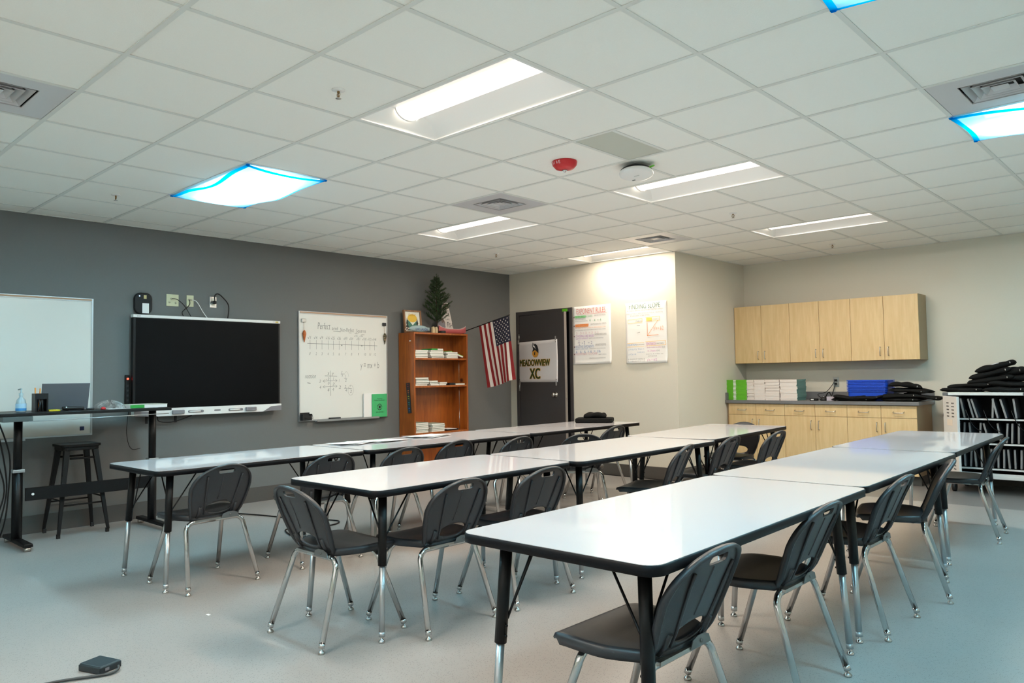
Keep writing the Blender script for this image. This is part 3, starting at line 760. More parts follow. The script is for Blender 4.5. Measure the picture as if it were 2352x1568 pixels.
# books leaning on the tray
TZ = .812
def board_book(y, w_, h_, th, lab, m, x0, tilt=.06):
    t = thing('workbook', lab, 'book', (XL+x0, y, TZ+.0), 0)
    MB().box(0, 0, 0, th, w_, h_).build('cover', m, t, bevel=.001); return t
t = board_book(5.335, .30, .285, .014, 'white backed workbook standing on the whiteboard tray behind the green book', M_paper, .030)
t = board_book(5.445, .215, .275, .012, 'green covered handbook standing on the whiteboard tray', mat('handbook_green', (66, 176, 108), .5), .048)
b = MB()
def bt(st, y, z, w_, h_): put_text(b, st, w_, h_, Matrix(((0,0,1,.0128),(1,0,0,y),(0,1,0,z),(0,0,0,1))))
bt('Student', .07, .215, .075, .012); bt('Riding Handbook', .03, .19, .15, .018); bt('2023 EDITION', .05, .05, .11, .016)
for k in range(12): 
    a = k/12*2*PI; b.box(.0124, .105+.03*math.cos(a)-.008, .12+.035*math.sin(a)-.004, .0128, .105+.03*math.cos(a)+.008, .12+.035*math.sin(a)+.004)
b.box(.0124, .092, .105, .0128, .12, .135)
b.build('print', M_ink, t, normals=False)
t = thing('marker_holder', 'black mesh marker holder in the lower left corner of the square whiteboard', 'holder', (XL+.02, 4.50, .822))
b = MB(); b.box(0, 0, 0, .055, .115, .004); b.box(0, 0, .004, .004, .115, .085); b.box(.004, 0, .004, .055, .004, .07); b.box(.004, .111, .004, .055, .115, .07); b.box(.051, .004, .004, .055, .111, .055)
b.build('cup', M_dark, t)
MB().tube([(.06,.02,.03),(.075,.06,.02),(.07,.118,.02),(.05,.118,.07)], .003, 6).build('wire', M_black, t)
tag(MB().box(XL+.025, 4.86, .813, XL+.065, 5.0, .838).build('whiteboard_eraser', M_ink, bevel=.004), 'black whiteboard eraser lying in the middle of the marker tray', 'eraser')

# interactive screen
t = thing('interactive_display', 'large black interactive screen with white bars on the grey wall', 'screen', (XL, 2.715, .95))
W, Hs = 1.50, .955
MB().box(.002, .12, .2, .03, W-.12, .8).build('wall_bracket', M_black, t)
MB().box(.03, 0, .065, .088, W, Hs-.028).build('body', M_black, t, bevel=.003)
MB().box(.0885, .022, .075, .090, W-.018, Hs-.034).build('screen_glass', M_screen, t)
b = MB(); b.box(.028, -.003, Hs-.028, .094, W+.003, Hs); b.build('top_bar', M_white, t, bevel=.003)
b = MB(); put_text(b, 'SMART', .035, .010, Matrix(((0,0,1,.0945),(1,0,0,.03),(0,1,0,Hs-.02),(0,0,0,1)))); b.build('logo', M_ink, t, normals=False)
MB().box(.0942, W-.055, Hs-.022, .0948, W-.02, Hs-.006).build('yellow_sticker', mat('sticker_yellow', (200, 178, 96), .5), t)
for k in (0, 1): MB().tube([(.0942, W-.082+.014*k, Hs-.014), (.096, W-.082+.014*k, Hs-.014)], .003, 8).build('sensor', M_ink, t)
# bottom tray: white in the middle, grey wedges at the ends
b = MB(); b.prism([(.0,.075),(.0,.012),(.20,0),(W-.20,0),(W,.012),(W,.075)], .075, Matrix(((0,0,1,.045),(1,0,0,0),(0,1,0,-.004),(0,0,0,1)))); b.build('bottom_bar', M_white, t, bevel=.002)
mg = mat('warm_grey_plastic', (128, 124, 128), .5)
for s_ in (0, 1):
    P = [(.004,.008),(.21,.0),(.12,.050),(.004,.056)]
    if s_: P = [(W-p[0], p[1]) for p in P]
    MB().prism(P, .012, Matrix(((0,0,1,.116),(1,0,0,0),(0,1,0,-.002),(0,0,0,1)))).build('speaker_wedge', mg, t)
for y in (.345, 1.09): MB().box(.118, y, .012, .146, y+.115, .050).build('eraser_block', mg, t, bevel=.006)
for y, mm in ((.50, 0), (.91, 1)):
    sl = MB().prism(rrect(.155, .026, .012, 5, y+.078, .030), .003, Matrix(((0,0,1,.119),(1,0,0,0),(0,1,0,0),(0,0,0,1)))).build('pen_slot', mg, t)
    MB().tube([(.128, y+.012, .030), (.128, y+.12, .031)], .0075, 10).build('pen', M_white, t)
MB().prism(rrect(.065, .016, .007, 4, .795, .032), .003, Matrix(((0,0,1,.119),(1,0,0,0),(0,1,0,0),(0,0,0,1)))).build('button_panel', mg, t)
for y in (.13, .40):
    MB().box(.045, y, -.07, .06, y+.018, -.002).build('bracket_tab', M_black, t)
# power strip with a red light at the left side of the screen
t = thing('power_strip', 'black power strip with a glowing red switch left of the screen', 'power strip', (XL, 2.672, 1.02))
MB().box(.002, 0, 0, .032, .036, .32).build('body', M_black, t, bevel=.004)
MB().tube([(.032, .018, .285), (.040, .018, .285)], .009, 12).build('red_light', mat('red_led', (255, 40, 30), .4, emit=(1, .06, .03), estr=4), t)
for k in range(5): MB().box(.032, .010, .03+.045*k, .034, .026, .05+.045*k).build('socket', M_ink, t)
# router, outlet plates and their cables
t = thing('router', 'black rounded wireless router with white label above the screen', 'router', (XL, 2.825, 2.015))
MB().prism(rrect(.162, .205, .06, 8), .038, Matrix(((0,0,1,.001),(1,0,0,0),(0,1,0,0),(0,0,0,1)))).build('body', M_black, t, bevel=.008)
MB().box(.0395, -.012, -.092, .0402, .048, .002).build('white_label', M_white, t)
b = MB()
MB().box(.0395, .0, .045, .0402, .026, .080).build('gold_sticker', mat('gold_sticker', (188, 172, 120), .5), t)
MB().tube([(.0392, -.038, .07), (.0405, -.038, .07)], .005, 10).build('blue_light', mat('blue_led', (120, 180, 255), .4, emit=(.35, .6, 1), estr=5), t)
def plate(y0, y1, z0, z1, lab, cat_, m, ports):
    t = thing('wall_plate', lab, cat_, (XL, (y0+y1)/2, (z0+z1)/2)); w_, h_ = (y1-y0)/2, (z1-z0)/2
    MB().box(0, -w_, -h_, .006, w_, h_).build('plate', m, t, bevel=.002)
    for (py, pz) in ports: MB().lathe([(0,0),(.010,0),(.009,.006),(0,.006)], n=12, M=Matrix.Translation((.006, py, pz)) @ Matrix.Rotation(PI/2, 4, 'Y')).build('port', mat('port_ivory', (188, 184, 158), .5), t)
    return t
M_ivory = mat('ivory_plate', (206, 204, 170), .5)
plate(3.05, 3.168, 2.008, 2.124, 'wide ivory wall plate with a black cable above the screen', 'wall plate', M_ivory, ((-.012, .015), (-.03, -.02), (.03, -.025)))
plate(3.246, 3.317, 2.012, 2.126, 'narrow ivory wall plate with two cables above the screen', 'wall plate', M_ivory, ((-.012, .012), (.010, .012)))
t = plate(3.482, 3.552, 2.016, 2.128, 'metal electrical outlet plate with black plug above the screen', 'outlet', M_satin, ())
for dz in (-.024, .024): MB().box(.006, -.017, dz-.015, .008, .017, dz+.015).build('socket', M_offw, t)
tag(MB().box(XL+.009, 3.50, 2.052, XL+.045, 3.535, 2.083).build('power_plug', M_black, bevel=.005), 'black power plug in the metal outlet above the screen', 'plug')
def cable(name, pts, r, m, lab, n=6, smooth=True):
    P = [Vector(p) for p in pts]
    if smooth and len(P) > 2:
        out = []
        for i in range(len(P)-1):
            p0, p1, p2, p3 = P[max(i-1, 0)], P[i], P[i+1], P[min(i+2, len(P)-1)]
            for k in range(6):
                t_ = k/6; out.append(.5*((2*p1)+(p2-p0)*t_+(2*p0-5*p1+4*p2-p3)*t_*t_+(3*p1-p0-3*p2+p3)*t_**3))
        out.append(P[-1]); P = out
    return tag(MB().tube(P, r, n).build(name, m), lab, 'cable')
wx = XL+.018
cable('cable', [(wx, 3.098, 2.08), (wx+.03, 3.14, 2.07), (wx+.03, 3.21, 2.01), (wx+.01, 3.285, 1.905)], .004, M_black, 'thin black cable from the wide ivory plate down behind the screen')
cable('cable', [(wx, 3.27, 2.08), (wx+.02, 3.262, 2.03), (wx+.02, 3.22, 1.985), (wx+.02, 3.19, 1.95), (wx+.02, 3.20, 1.915), (wx+.01, 3.215, 1.902)], .004, M_black, 'black cable looping down from the narrow ivory plate')
cable('cable', [(wx, 3.292, 2.08), (wx+.03, 3.33, 2.06), (wx+.02, 3.40, 1.96), (wx+.01, 3.45, 1.902)], .004, M_white, 'thin white cable running down to the screen top')
cable('cable', [(wx+.03, 3.517, 2.07), (wx+.03, 3.513, 2.13), (wx+.03, 3.545, 2.155), (wx+.03, 3.60, 2.12), (wx+.02, 3.665, 2.04), (wx+.01, 3.66, 1.902)], .006, M_black, 'thick black power cord arching from the metal outlet')
cable('cable', [(XL+.06, 2.95, .945), (XL+.07, 2.96, .90), (XL+.07, 3.05, .885), (XL+.07, 3.15, .90), (XL+.06, 3.28, .94)], .005, M_black, 'black cable sagging below the screen near the desk leg')
cable('cable', [(XL+.03, 2.70, 1.01), (XL+.03, 2.685, .80), (XL+.04, 2.72, .66), (XL+.05, 2.80, .655)], .003, M_black, 'thin black cable hanging down the wall behind the standing desk')

# ------------------------------------------------------------------ standing desk and stool
t = thing('standing_desk', 'black height adjustable standing desk in front of the left whiteboard', 'desk', (-6.96, 2.15, 0))
MB().box(-.32, -.66, 1.026, .30, .63, 1.050).build('desktop', M_black, t, bevel=.003)
for y in (-.445, .585):
    b = MB(); b.tube([(0, y, .05), (0, y, .60)], .038, 4); lg = b.build('leg', M_black, t)
    MB().tube([(0, y, .58), (0, y, 1.02)], .031, 12).build('upper_column', M_black, lg)
    MB().box(-.042, y-.042, .575, .042, y+.042, .600).build('collar', M_alu, lg, bevel=.004)
    MB().hexa([(-.28,y-.035,.035),(.32,y-.035,.035),(.32,y+.035,.035),(-.28,y+.035,.035),(-.28,y-.03,.062),(.32,y-.03,.062),(.32,y+.03,.062),(-.28,y+.03,.062)]).build('foot', M_black, t, bevel=.006)
    for x in (-.25, .29): MB().tube([(x, y-.022, .018), (x, y+.022, .018)], .018, 14).build('caster', M_satin, t)
MB().box(-.012, -.39, .345, .012, .565, .445).build('crossbar', M_black, t)
MB().tube([(.012, -.34, .395), (.016, -.34, .395)], .010, 12).build('bolt', M_white, t)
MB().box(.10, -.62, .985, .30, -.42, 1.025).build('control_box', mat('control_grey', (70, 78, 78), .5), t, bevel=.004)
MB().tube([(.31, -.45, .985), (.31, .60, 1.0)], .004, 6).build('tension_wire', M_alu, t)
t = thing('metal_stool', 'black metal backless stool under the standing desk', 'stool', (-7.20, 2.20, 0))
b = MB(); b.prism(rrect(.31, .31, .05, 6), .022, Matrix.Translation((0, 0, .735))); b.prism(rrect(.285, .285, .05, 6), .03, Matrix.Translation((0, 0, .706))); b.build('seat', M_black, t, bevel=.004)
for sx in (-1, 1):
    for sy in (-1, 1):
        b = MB(); tx, ty, fx, fy = sx*.125, sy*.125, sx*.205, sy*.195
        a0, a1 = .038, .017
        def cr(x, y, z, a): return [(x-sx*a, y-sy*a, z), (x+sx*.004, y-sy*a, z), (x+sx*.004, y+sy*.004, z), (x-sx*a, y+sy*.004, z)]
        P = cr(fx, fy, .03, a1)+cr(tx, ty, .72, a0)
        if sx*sy < 0: P = P[:4][::-1]+P[4:][::-1]
        b.hexa(P); lg = b.build('leg', M_black, t)
        MB().box(fx-sx*.02-.014, fy-sy*.02+sy*.012-.012, 0, fx-sx*.02+.014, fy-sy*.008+.012, .035).build('rubber_foot', M_dark, lg)
for sx in (-1, 1):
    MB().tube([(sx*.175, -.165, .26), (sx*.175, .165, .26)], .007, 8).build('rung', M_black, t)
    MB().tube([(-.172, sx*.166, .30), (.172, sx*.166, .30)], .007, 8).build('rung', M_black, t)
    MB().tube([(sx*.13, -.09, .64), (sx*.13, .09, .64)], .009, 8).build('upper_brace', M_black, t)
# on the desk
DZt = 1.050
t = thing('sanitizer_bottle', 'clear pump bottle of blue hand sanitizer on the standing desk', 'bottle', (-6.83, 1.69, DZt))
b = MB(); prof = [(.030,.0),(.036,.006),(.036,.075),(.030,.10),(.014,.118),(.012,.128)]
b.lathe([(0,0)]+prof, n=20); o = b.build('bottle', mat('gel_blue', (206, 230, 240), .1, trans=.35), t); o.scale = (1, .95, 1)
b = MB(); b.lathe([(.0368,.018),(.0368,.070)], n=20); b.build('label', mat('label_pale_blue', (170, 208, 232), .5), t)
b = MB(); b.lathe([(.0371,.014),(.0371,.034)], n=20); b.build('label_band', mat('label_blue', (60, 140, 205), .5), t)
MB().lathe([(.014,.128),(.015,.15),(.006,.153),(.005,.178),(0,.18)], n=14).build('pump_collar', mat('grey_pump', (168, 190, 196), .3), t)
MB().tube([(.012,0,.182),(-.005,0,.183),(-.034,-.01,.178)], .0055, 8).build('nozzle', mat('grey_pump', (0,0,0)), t)
t = thing('pencil_cup', 'black square pencil cup with pens on the standing desk', 'pencil cup', (-6.83, 1.82, DZt))
b = MB(); a = .046; th = .003
b.box(-a, -a, 0, a, a, .004); b.box(-a, -a, .004, -a+th, a, .145); b.box(a-th, -a, .10, a, a, .145); b.box(-a+th, -a, .004, a-th, -a+th, .145); b.box(-a+th, a-th, .004, a-th, a, .145); b.box(a-th, -a, .004, a, -a+.012, .10); b.box(a-th, a-.012, .004, a, a, .10)
b.build('cup', M_black, t)
for (x, y, dx, dy, m, lab, h_) in ((.0,-.03,.0,-.004,'pencil_orange','orange pencil leaning in the cup, left one',.19),(.01,-.012,.006,.008,'pencil_orange','orange pencil leaning in the cup, right one',.185),(.02,.0,.006,-.02,'marker_black','black marker standing in the pencil cup',.14),(.02,.014,.004,-.004,'marker_black','second black marker standing in the pencil cup',.13),(.025,-.02,.0,.03,'marker_black','grey pen leaning across the pencil cup window',.125)):
    mm = mat(m, (226, 140, 50) if 'orange' in m else (52, 56, 58), .4)
    tag(MB().tube([(-6.83+x, 1.82+y, DZt+.006), (-6.83+x+dx, 1.82+y+dy, DZt+h_)], .0048, 8).build('pencil' if 'orange' in m else 'marker_pen', mm), lab, 'pencil' if 'orange' in m else 'pen')
t = thing('laptop', 'open grey laptop seen from its lid on the standing desk', 'laptop', (-7.00, 2.045, DZt))
MB().box(-.24, -.175, .0, -.005, .175, .014).build('keyboard_base', mat('laptop_grey', (112, 114, 120), .4, .5), t, bevel=.003)
MB().hexa([(-.010,-.175,.012),(-.002,-.175,.012),(-.002,.175,.012),(-.010,.175,.012),(.040,-.178,.222),(.046,-.178,.222),(.046,.178,.222),(.040,.178,.222)]).build('lid', mat('laptop_grey', (0,0,0)), t, bevel=.002)
tag(MB().box(-6.93, 1.885, DZt+.0005, -6.83, 1.965, DZt+.012).build('sticky_note_pad', mat('sticky_yellow', (226, 204, 30), .6)), 'yellow pad of sticky notes beside the pencil cup', 'sticky notes')
t = thing('microphone', 'black handheld microphone lying on the standing desk', 'microphone', (-6.80, 1.97, DZt+.021))
b = MB(); b.tube([(0,0,0),(0,.035,0),(0,.05,0),(0,.13,-.002),(0,.155,-.004)], .0, 14, radii=[.014,.020,.015,.013,.015]); b.build('body', M_dark, t)
MB().tube([(.013,.025,.008),(.0165,.025,.009)], .005, 8).build('white_mark', M_white, t)
tag(MB().tube([(-6.79, 2.145, DZt+.010), (-6.79, 2.20, DZt+.010)], .008, 10).build('marker_stub', M_ink), 'small black marker cap right of the microphone', 'cap')
t = thing('plastic_bag', 'crumpled clear plastic bag on the standing desk', 'bag', (-6.90, 2.36, DZt))
rnd = random.Random(4); b = MB()
b.grid(lambda u, v: (.07*math.cos(2*PI*u)*math.sin(PI*(.05+.45*v))*(1+.18*math.sin(9*u*PI+v*4)), .115*math.sin(2*PI*u)*math.sin(PI*(.05+.45*v))*(1+.15*math.sin(14*u*PI+3*v)), .002+.062*(math.cos(PI*(.05+.45*v)))*(1+.2*math.sin(18*PI*u))), 36, 8, smooth=False)
b.build('film', M_clear, t)
tag(MB().lathe([(0,0),(.018,0),(.02,.01),(.012,.02),(0,.022)], c=(-6.80, 2.275, DZt), n=14).build('bottle_cap', M_red), 'small red cap beside the crumpled plastic bag', 'cap')
t = thing('green_spined_book', 'white and green book lying on the right end of the standing desk', 'book', (-7.10, 2.50, DZt))
MB().box(0, .0, .0, .27, .31, .026).build('pages', M_paper, t); MB().box(-.002, -.002, .026, .272, .312, .029).build('cover', M_offw, t)
MB().box(.271, -.001, .001, .2735, .115, .0265).build('green_spine', M_dgreen, t)
tag(MB().box(-6.98, 2.30, DZt+.0005, -6.76, 2.48, DZt+.002).build('paper_sheet', M_paper), 'loose white paper sheet beneath the plastic bag', 'paper')
for k, (x, y, l) in enumerate(((-6.85, 1.66, 'outer'), (-6.87, 1.70, 'inner'), (-6.9, 1.62, 'lowest'))):
    cable('cable', [(x, 1.50+.03*k, .98), (x-.02, 1.54+.05*k, .72), (x-.03, 1.60+.02*k, .45), (x-.01, 1.53+.04*k, .20), (x-.06, 1.50+.03*k, .006)], .006, M_black, l+' black cable hanging beside the left leg of the standing desk')

# ------------------------------------------------------------------ floor things
t = thing('foot_switch', 'black square device lying on the floor at the bottom left', 'device', (-3.70, 1.235, 0), .36)
b = MB(); b.box(-.068, -.055, .0, .068, .055, .030); b.build('case', mat('device_black', (36, 44, 48), .5), t, bevel=.005)
b = MB(); b.hexa([(-.066,-.053,.030),(.066,-.053,.030),(.066,.053,.030),(-.066,.053,.030),(-.060,-.048,.036),(.060,-.048,.033),(.060,.048,.033),(-.060,.048,.036)]); b.build('lid', mat('device_black', (0,0,0)), t, bevel=.003)
MB().box(.0685, -.03, .010, .0695, -.010, .022).build('grey_port', mg, t)
cable('cable', [(-3.625, 1.285, .018), (-3.60, 1.275, .012), (-3.585, 1.235, .008), (-3.61, 1.17, .008), (-3.66, 1.06, .008), (-3.69, .9, .008)], .006, mat('cable_grey', (62, 64, 64), .5), 'dark grey cable from the floor device out of the frame')
cable('cable', [(-7.0, 3.1, .008), (-6.95, 3.45, .008), (-6.65, 3.60, .008), (-6.36, 3.68, .008), (-6.05, 3.82, .008), (-5.80, 3.90, .008), (-5.70, 3.72, .008), (-5.85, 3.42, .008), (-5.60, 3.30, .008)], .006, M_black, 'black cable curling on the floor beyond the first grey wall row table')
cable('cable', [(-6.05, YB-.03, .007), (-5.5, YB-.035, .007), (-5.0, YB-.04, .007), (-4.78, YB-.02, .007)], .005, M_black, 'black cable lying along the baseboard under the posters')
tag(MB().box(-4.10, 1.90, .0003, -4.07, 1.915, .002).build('paper_scrap', M_paper), 'tiny white paper scrap on the floor left of the middle row', 'scrap')

# ------------------------------------------------------------------ bookcase and what is on it
BX0, BX1, BY0, BY1, BZ = XL+.012, -7.145, 5.885, 6.785, 1.832
t = thing('bookcase', 'tall orange stained pine bookcase with open shelves against the grey wall', 'bookcase', (BX1, BY0, 0))
D = BX0-BX1; Wd = BY1-BY0; th = .022
MB().box(D, 0, 0, 0, th, BZ-th).build('side_panel', M_pine, t, bevel=.0015)
MB().box(D, Wd-th, 0, 0, Wd, BZ-th).build('side_panel', M_pine, t, bevel=.0015)
MB().box(D, 0, BZ-th, .003, Wd, BZ).build('top_panel', M_pine, t, bevel=.0015)
MB().box(D, th, .02, D+.012, Wd-th, BZ-th).build('back_panel', M_pine, t)
SH = (1.515, 1.175, .60, .10)
for z in SH: MB().box(D+.012, th, z-th, -.002, Wd-th, z).build('shelf', M_pine, t, bevel=.0015)
MB().box(-.03, th, 0, -.012, Wd-th, .078).build('plinth', M_pine, t)
for z in (.68, 1.0, 1.35): MB().tube([(D*.5, Wd-th-.002, z-.12), (D*.5, Wd-th-.002, z+.2)], .0035, 6).build('shelf_track', M_satin, t)
MB().box(-.09, -.0008, 1.72, -.055, -.0002, 1.732).build('white_tag', M_white, t)
# number strip on the side of the bookcase
t = thing('number_strip', 'black number line strip with coloured numerals on the bookcase side', 'number strip', (-7.23, BY0-.003, .845))
Rn = Matrix.Rotation(-.09, 4, 'Y')
MB().box(-.035, -.0015, 0, .035, 0, .37, Rn).build('strip', M_ink, t)
for k, (st, cc) in enumerate((('-15',(60,130,220)),('-14',(40,170,160)),('-13',(200,210,60)),('-12',(220,120,60)),('-11',(180,60,70)))):
    b = MB(); put_text(b, st, .055, .026, Rn @ Matrix(((0,-1,0,.012),(0,0,-1,-.0022),(1,0,0,.012+k*.072),(0,0,0,1)))); b.build('numeral', mat('num%d' % k, cc, .6), t, normals=False)
# books on its shelves
M_spine = mat('book_white_edge', (232, 228, 220), .7); 
def book_proto():
    t = thing('paperback_workbook', 'x', 'book', (0,0,0))
    MB().box(-.135, -.001, .0015, .132, .2, .0185).build('pages', M_spine, t)
    b = MB(); b.box(-.138, -.003, 0, .135, .203, .0012); b.box(-.138, -.003, .0188, .135, .203, .020); b.build('cover', mat('grey_green_cover', (150, 168, 150), .5), t)
    return t
bk = book_proto(); first = [True]
def put_book(x, y, z, rz, lab, grp, sc=(1,1,1), ry=0):
    if first[0]: o = bk; first[0] = False; o.location = (x, y, z); o['label'] = lab; o['group'] = grp
    else: o = dup(bk, (x, y, z), rz, lab, grp)
    o.rotation_euler = (0, ry, rz); o.scale = sc; return o
rnd = random.Random(11)
def bstack(y, z, n, w_, lab, grp, dx=0):
    for k in range(n):
        put_book(-7.29+dx+rnd.uniform(-.006,.006), y+rnd.uniform(-.014,.014), z+.0003+k*.0205, rnd.uniform(-.05,.05), lab, grp, (.85, w_/.2, 1))
G1, G2, G3 = 'white paperbacks on the upper shelf', 'white paperbacks on the middle shelf', 'white paperbacks on the lower shelf'
bstack(5.935, SH[0], 5, .20, 'white edged paperback in the left stack of the upper bookcase shelf', G1)
bstack(6.185, SH[0], 5, .21, 'white edged paperback in the centre stack of the upper bookcase shelf', G1)
bstack(6.445, SH[0], 4, .19, 'white edged paperback in the right stack of the upper bookcase shelf', G1)
bstack(5.935, SH[1], 5, .20, 'white edged paperback in the tall left stack of the middle shelf', G2)
bstack(6.17, SH[1], 3, .13, 'white edged paperback in the slumped stack of the middle shelf', G2)
bstack(6.33, SH[1], 2, .12, 'white edged paperback right of the slumped stack, middle shelf', G2)
bstack(6.60, SH[1], 1, .15, 'single white paperback at the right end of the middle shelf', 'single paperbacks')
bstack(5.94, SH[2], 6, .20, 'white edged paperback in the left stack of the lower shelf', G3)
bstack(6.20, SH[2], 5, .20, 'white edged paperback in the right stack of the lower shelf', G3)
tag(MB().box(-7.38, 6.485, SH[1]+.0005, -7.17, 6.58, SH[1]+.028).build('black_notebook', M_dark), 'black notebook between the paperbacks of the middle shelf', 'book')
tag(MB().box(-7.36, 6.46, SH[2]+.0005, -7.20, 6.66, SH[2]+.018).build('black_notebook', M_dark), 'thin black notebook lying flat on the lower shelf', 'book')
tag(MB().box(-7.34, 6.44, SH[2]+.019, -7.17, 6.60, SH[2]+.022).build('paper_sheet', M_paper), 'loose paper on the black notebook of the lower shelf', 'paper')
t = thing('green_book', 'bright green book sloping down at the right of the upper shelf', 'book', (-7.28, 6.60, SH[0]+.048)); t.rotation_euler = (-.28, 0, 0)
MB().box(-.10, -.09, .0, .10, .135, .018).build('pages', M_spine, t); MB().box(-.102, -.092, .0185, .102, .137, .024).build('green_cover', M_green, t)
t = thing('green_book', 'bright green book lying on the centre stack of the upper shelf', 'book', (-7.27, 6.19, SH[0]+.1035))
MB().box(-.10, .0, .001, .10, .10, .017).build('green_cover', M_dgreen, t); MB().box(-.10, .1005, .001, .10, .19, .017).build('pages', M_spine, t)
# on top
t = thing('framed_print', 'wooden framed mountain print on top of the bookcase', 'picture', (-7.345, 5.895, BZ), 0); t.rotation_euler = (0, -.10, 0)
b = MB(); fw_, fh = .275, .285
b.box(0, 0, 0, .028, .018, fh); b.box(0, fw_-.018, 0, .028, fw_, fh); b.box(0, .018, 0, .028, fw_-.018, .018); b.box(0, .018, fh-.018, .028, fw_-.018, fh); b.build('frame', wood('frame_wood', (120, 84, 56), (156, 112, 78), .5), t)
MB().box(.002, .018, .018, .012, fw_-.018, fh-.018).build('print_sheet', mat('print_paper', (232, 230, 216), .6), t)
FM = Matrix(((0,0,1,.0125),(1,0,0,0),(0,1,0,0),(0,0,0,1)))
MB().prism([(.138+.075*math.cos(a*PI/10), .185+.052*math.sin(a*PI/10)) for a in range(20)]+[], .0005, FM).build('yellow_sun', mat('print_yellow', (232, 190, 70), .6), t)
b = MB(); b.prism([(.055,.03),(.22,.03),(.215,.16),(.18,.135),(.138,.095),(.10,.135),(.06,.165)], .0008, FM); b.build('green_valley', mat('print_green', (70, 122, 104), .6), t)
for xx, s_ in ((.045, 1), (.205, -1)):
    b = MB(); b.prism([(xx-.02,.03),(xx+.03,.03),(xx+.018,.07),(xx+.028,.075),(xx+.014,.11),(xx+.024,.115),(xx+.008,.19),(xx-.01,.115),(xx-.002,.11),(xx-.015,.075),(xx-.006,.07)], .0012, FM); b.build('dark_pine', mat('print_dark', (44, 52, 50), .6), t)
b = MB(); put_text(b, 'Outdoor', .12, .030, FM @ Matrix.Translation((.078, .215, .0014)), shear=.3); b.build('lettering', mat('print_ochre', (196, 140, 40), .6), t, normals=False)
t = thing('fish_pillow', 'small fish shaped cloth pillow lettered in blue on the bookcase', 'decoration', (-7.20, 6.02, BZ+.046))
b = MB(); b.grid(lambda u, v: (.028*math.cos(2*PI*v)*max(.02, math.sin(PI*u)**.6), -.165+.33*u, .043*math.sin(2*PI*v)*max(.03, (math.sin(PI*min(1, u*1.02))**.55 if u < .86 else .45))), 20, 14)
b.build('body', mat('pillow_cloth', (150, 170, 172), .9, noise=.25, scale=12), t)
b = MB(); put_text(b, 'LIVE LAUGH', .19, .03, Matrix(((0,0,1,.029),(1,0,0,-.08),(0,1,0,-.022),(0,0,0,1)))); b.build('lettering', mat('ink_blue', (44, 72, 130), .7), t, normals=False)
MB().tube([(0,-.16,0),(0,-.20,.006),(0,-.225,-.018),(0,-.20,-.022),(0,-.165,-.004)], .004, 6).build('loop', mat('loop_pink', (214, 190, 178), .7), t)
# small artificial spruce
t = thing('artificial_spruce', 'small dark green artificial spruce tree on the bookcase', 'plant', (-7.27, 6.37, BZ))
MB().lathe([(0,0),(.038,0),(.045,.09),(.040,.09),(0,.085)], n=16).build('pot', M_dark, t)
HT = .765
MB().tube([(0,0,.08),(.003,-.005,.4),(0,0,HT-.03)], .006, 6, radii=[.009,.006,.003]).build('trunk', mat('bark', (62, 46, 34), .8), t)
rnd = random.Random(5); b = MB(); M_needle = mat('needle_green', (48, 70, 36), .8, noise=.3, scale=20)
def twig(p0, p1, ln):
    d = p1-p0; L_ = d.length; d.normalize(); n_ = int(L_/.0045)
    for k in range(n_):
        p = p0+d*(L_*k/n_)
        for _ in range(4):
            q = Vector((rnd.gauss(0,1), rnd.gauss(0,1), rnd.gauss(0,1))); q = (q-d*q.dot(d)).normalized()
            e_ = p+(q*.9+d*.75)*ln*rnd.uniform(.7, 1.1); s_ = d.cross(q)*.0016
            b.quad(tuple(p-s_), tuple(p+s_), tuple(e_+s_*.5), tuple(e_-s_*.5))
for k in range(84):
    f = (k/83)**1.05; z = .15+f*(HT-.20); R_ = .225*(1-f)**.75+.03
    if f < .12: R_ *= .7
    a = k*2.399+rnd.uniform(-.3,.3)
    R_ *= rnd.uniform(.72, 1.12)
    cx = R_*math.cos(a); 
    if cx < -.12: cx = -.12
    tip = Vector((cx*.8, R_*math.sin(a), z+R_*rnd.uniform(.25, .75))); base = Vector((0, 0, z-.02))
    mid = base.lerp(tip, .5)+Vector((0, 0, -.01))
    twig(base.lerp(mid, .3), mid, .018); twig(mid, tip, .020)
    for m_ in (.45, .7):
        q = base.lerp(tip, m_); sd = Vector((-math.sin(a), math.cos(a), .25))*rnd.choice((-1, 1)); twig(q, q+(sd*.6+(tip-base).normalized()*.7)*R_*.38, .014)
twig(Vector((0,0,HT-.16)), Vector((0,0,HT)), .016); twig(Vector((0,0,HT-.1)), Vector((.0,.03,HT-.01)), .012); twig(Vector((0,0,HT-.12)), Vector((0,-.03,HT-.05)), .012)
b.build('needles', M_needle, t, normals=False)
# wooden signs and canoe
t = thing('fishing_sign', 'tall tapered white wooden sign reading FISH behind the canoe', 'sign', (-7.355, 6.625, BZ), 0)
t.rotation_euler = (0, -.12, 0)
b = MB(); b.prism([(-.155,0),(.115,0),(.045,.42),(-.045,.42)], .012, Matrix(((0,0,1,0),(1,0,0,0),(0,1,0,0),(0,0,0,1)))); b.build('board', mat('sign_white', (214, 204, 196), .7, noise=.08, scale=20), t)
FS = lambda y, z: Matrix(((0,0,1,.0128),(1,0,0,y),(0,1,0,z),(0,0,0,1)))
b = MB(); put_text(b, 'FISH', .092, .060, FS(-.002, .095)); put_text(b, 'GO', .07, .045, FS(-.02, .275)); put_text(b, 'TO THE', .07, .022, FS(-.015, .235)); put_text(b, 'LAKE', .07, .02, FS(-.02, .19)); put_text(b, 'more', .07, .02, FS(-.09, .03))
b.prism([(0,.165),(.03,.165),(.015,.15)], .0004, FS(0, 0)); b.build('lettering', M_ink, t, normals=False)
b = MB(); b.box(.0121, -.046, .345, .0135, .046, .408); b.build('dark_panel', mat('sign_brown', (90, 66, 58), .7), t)
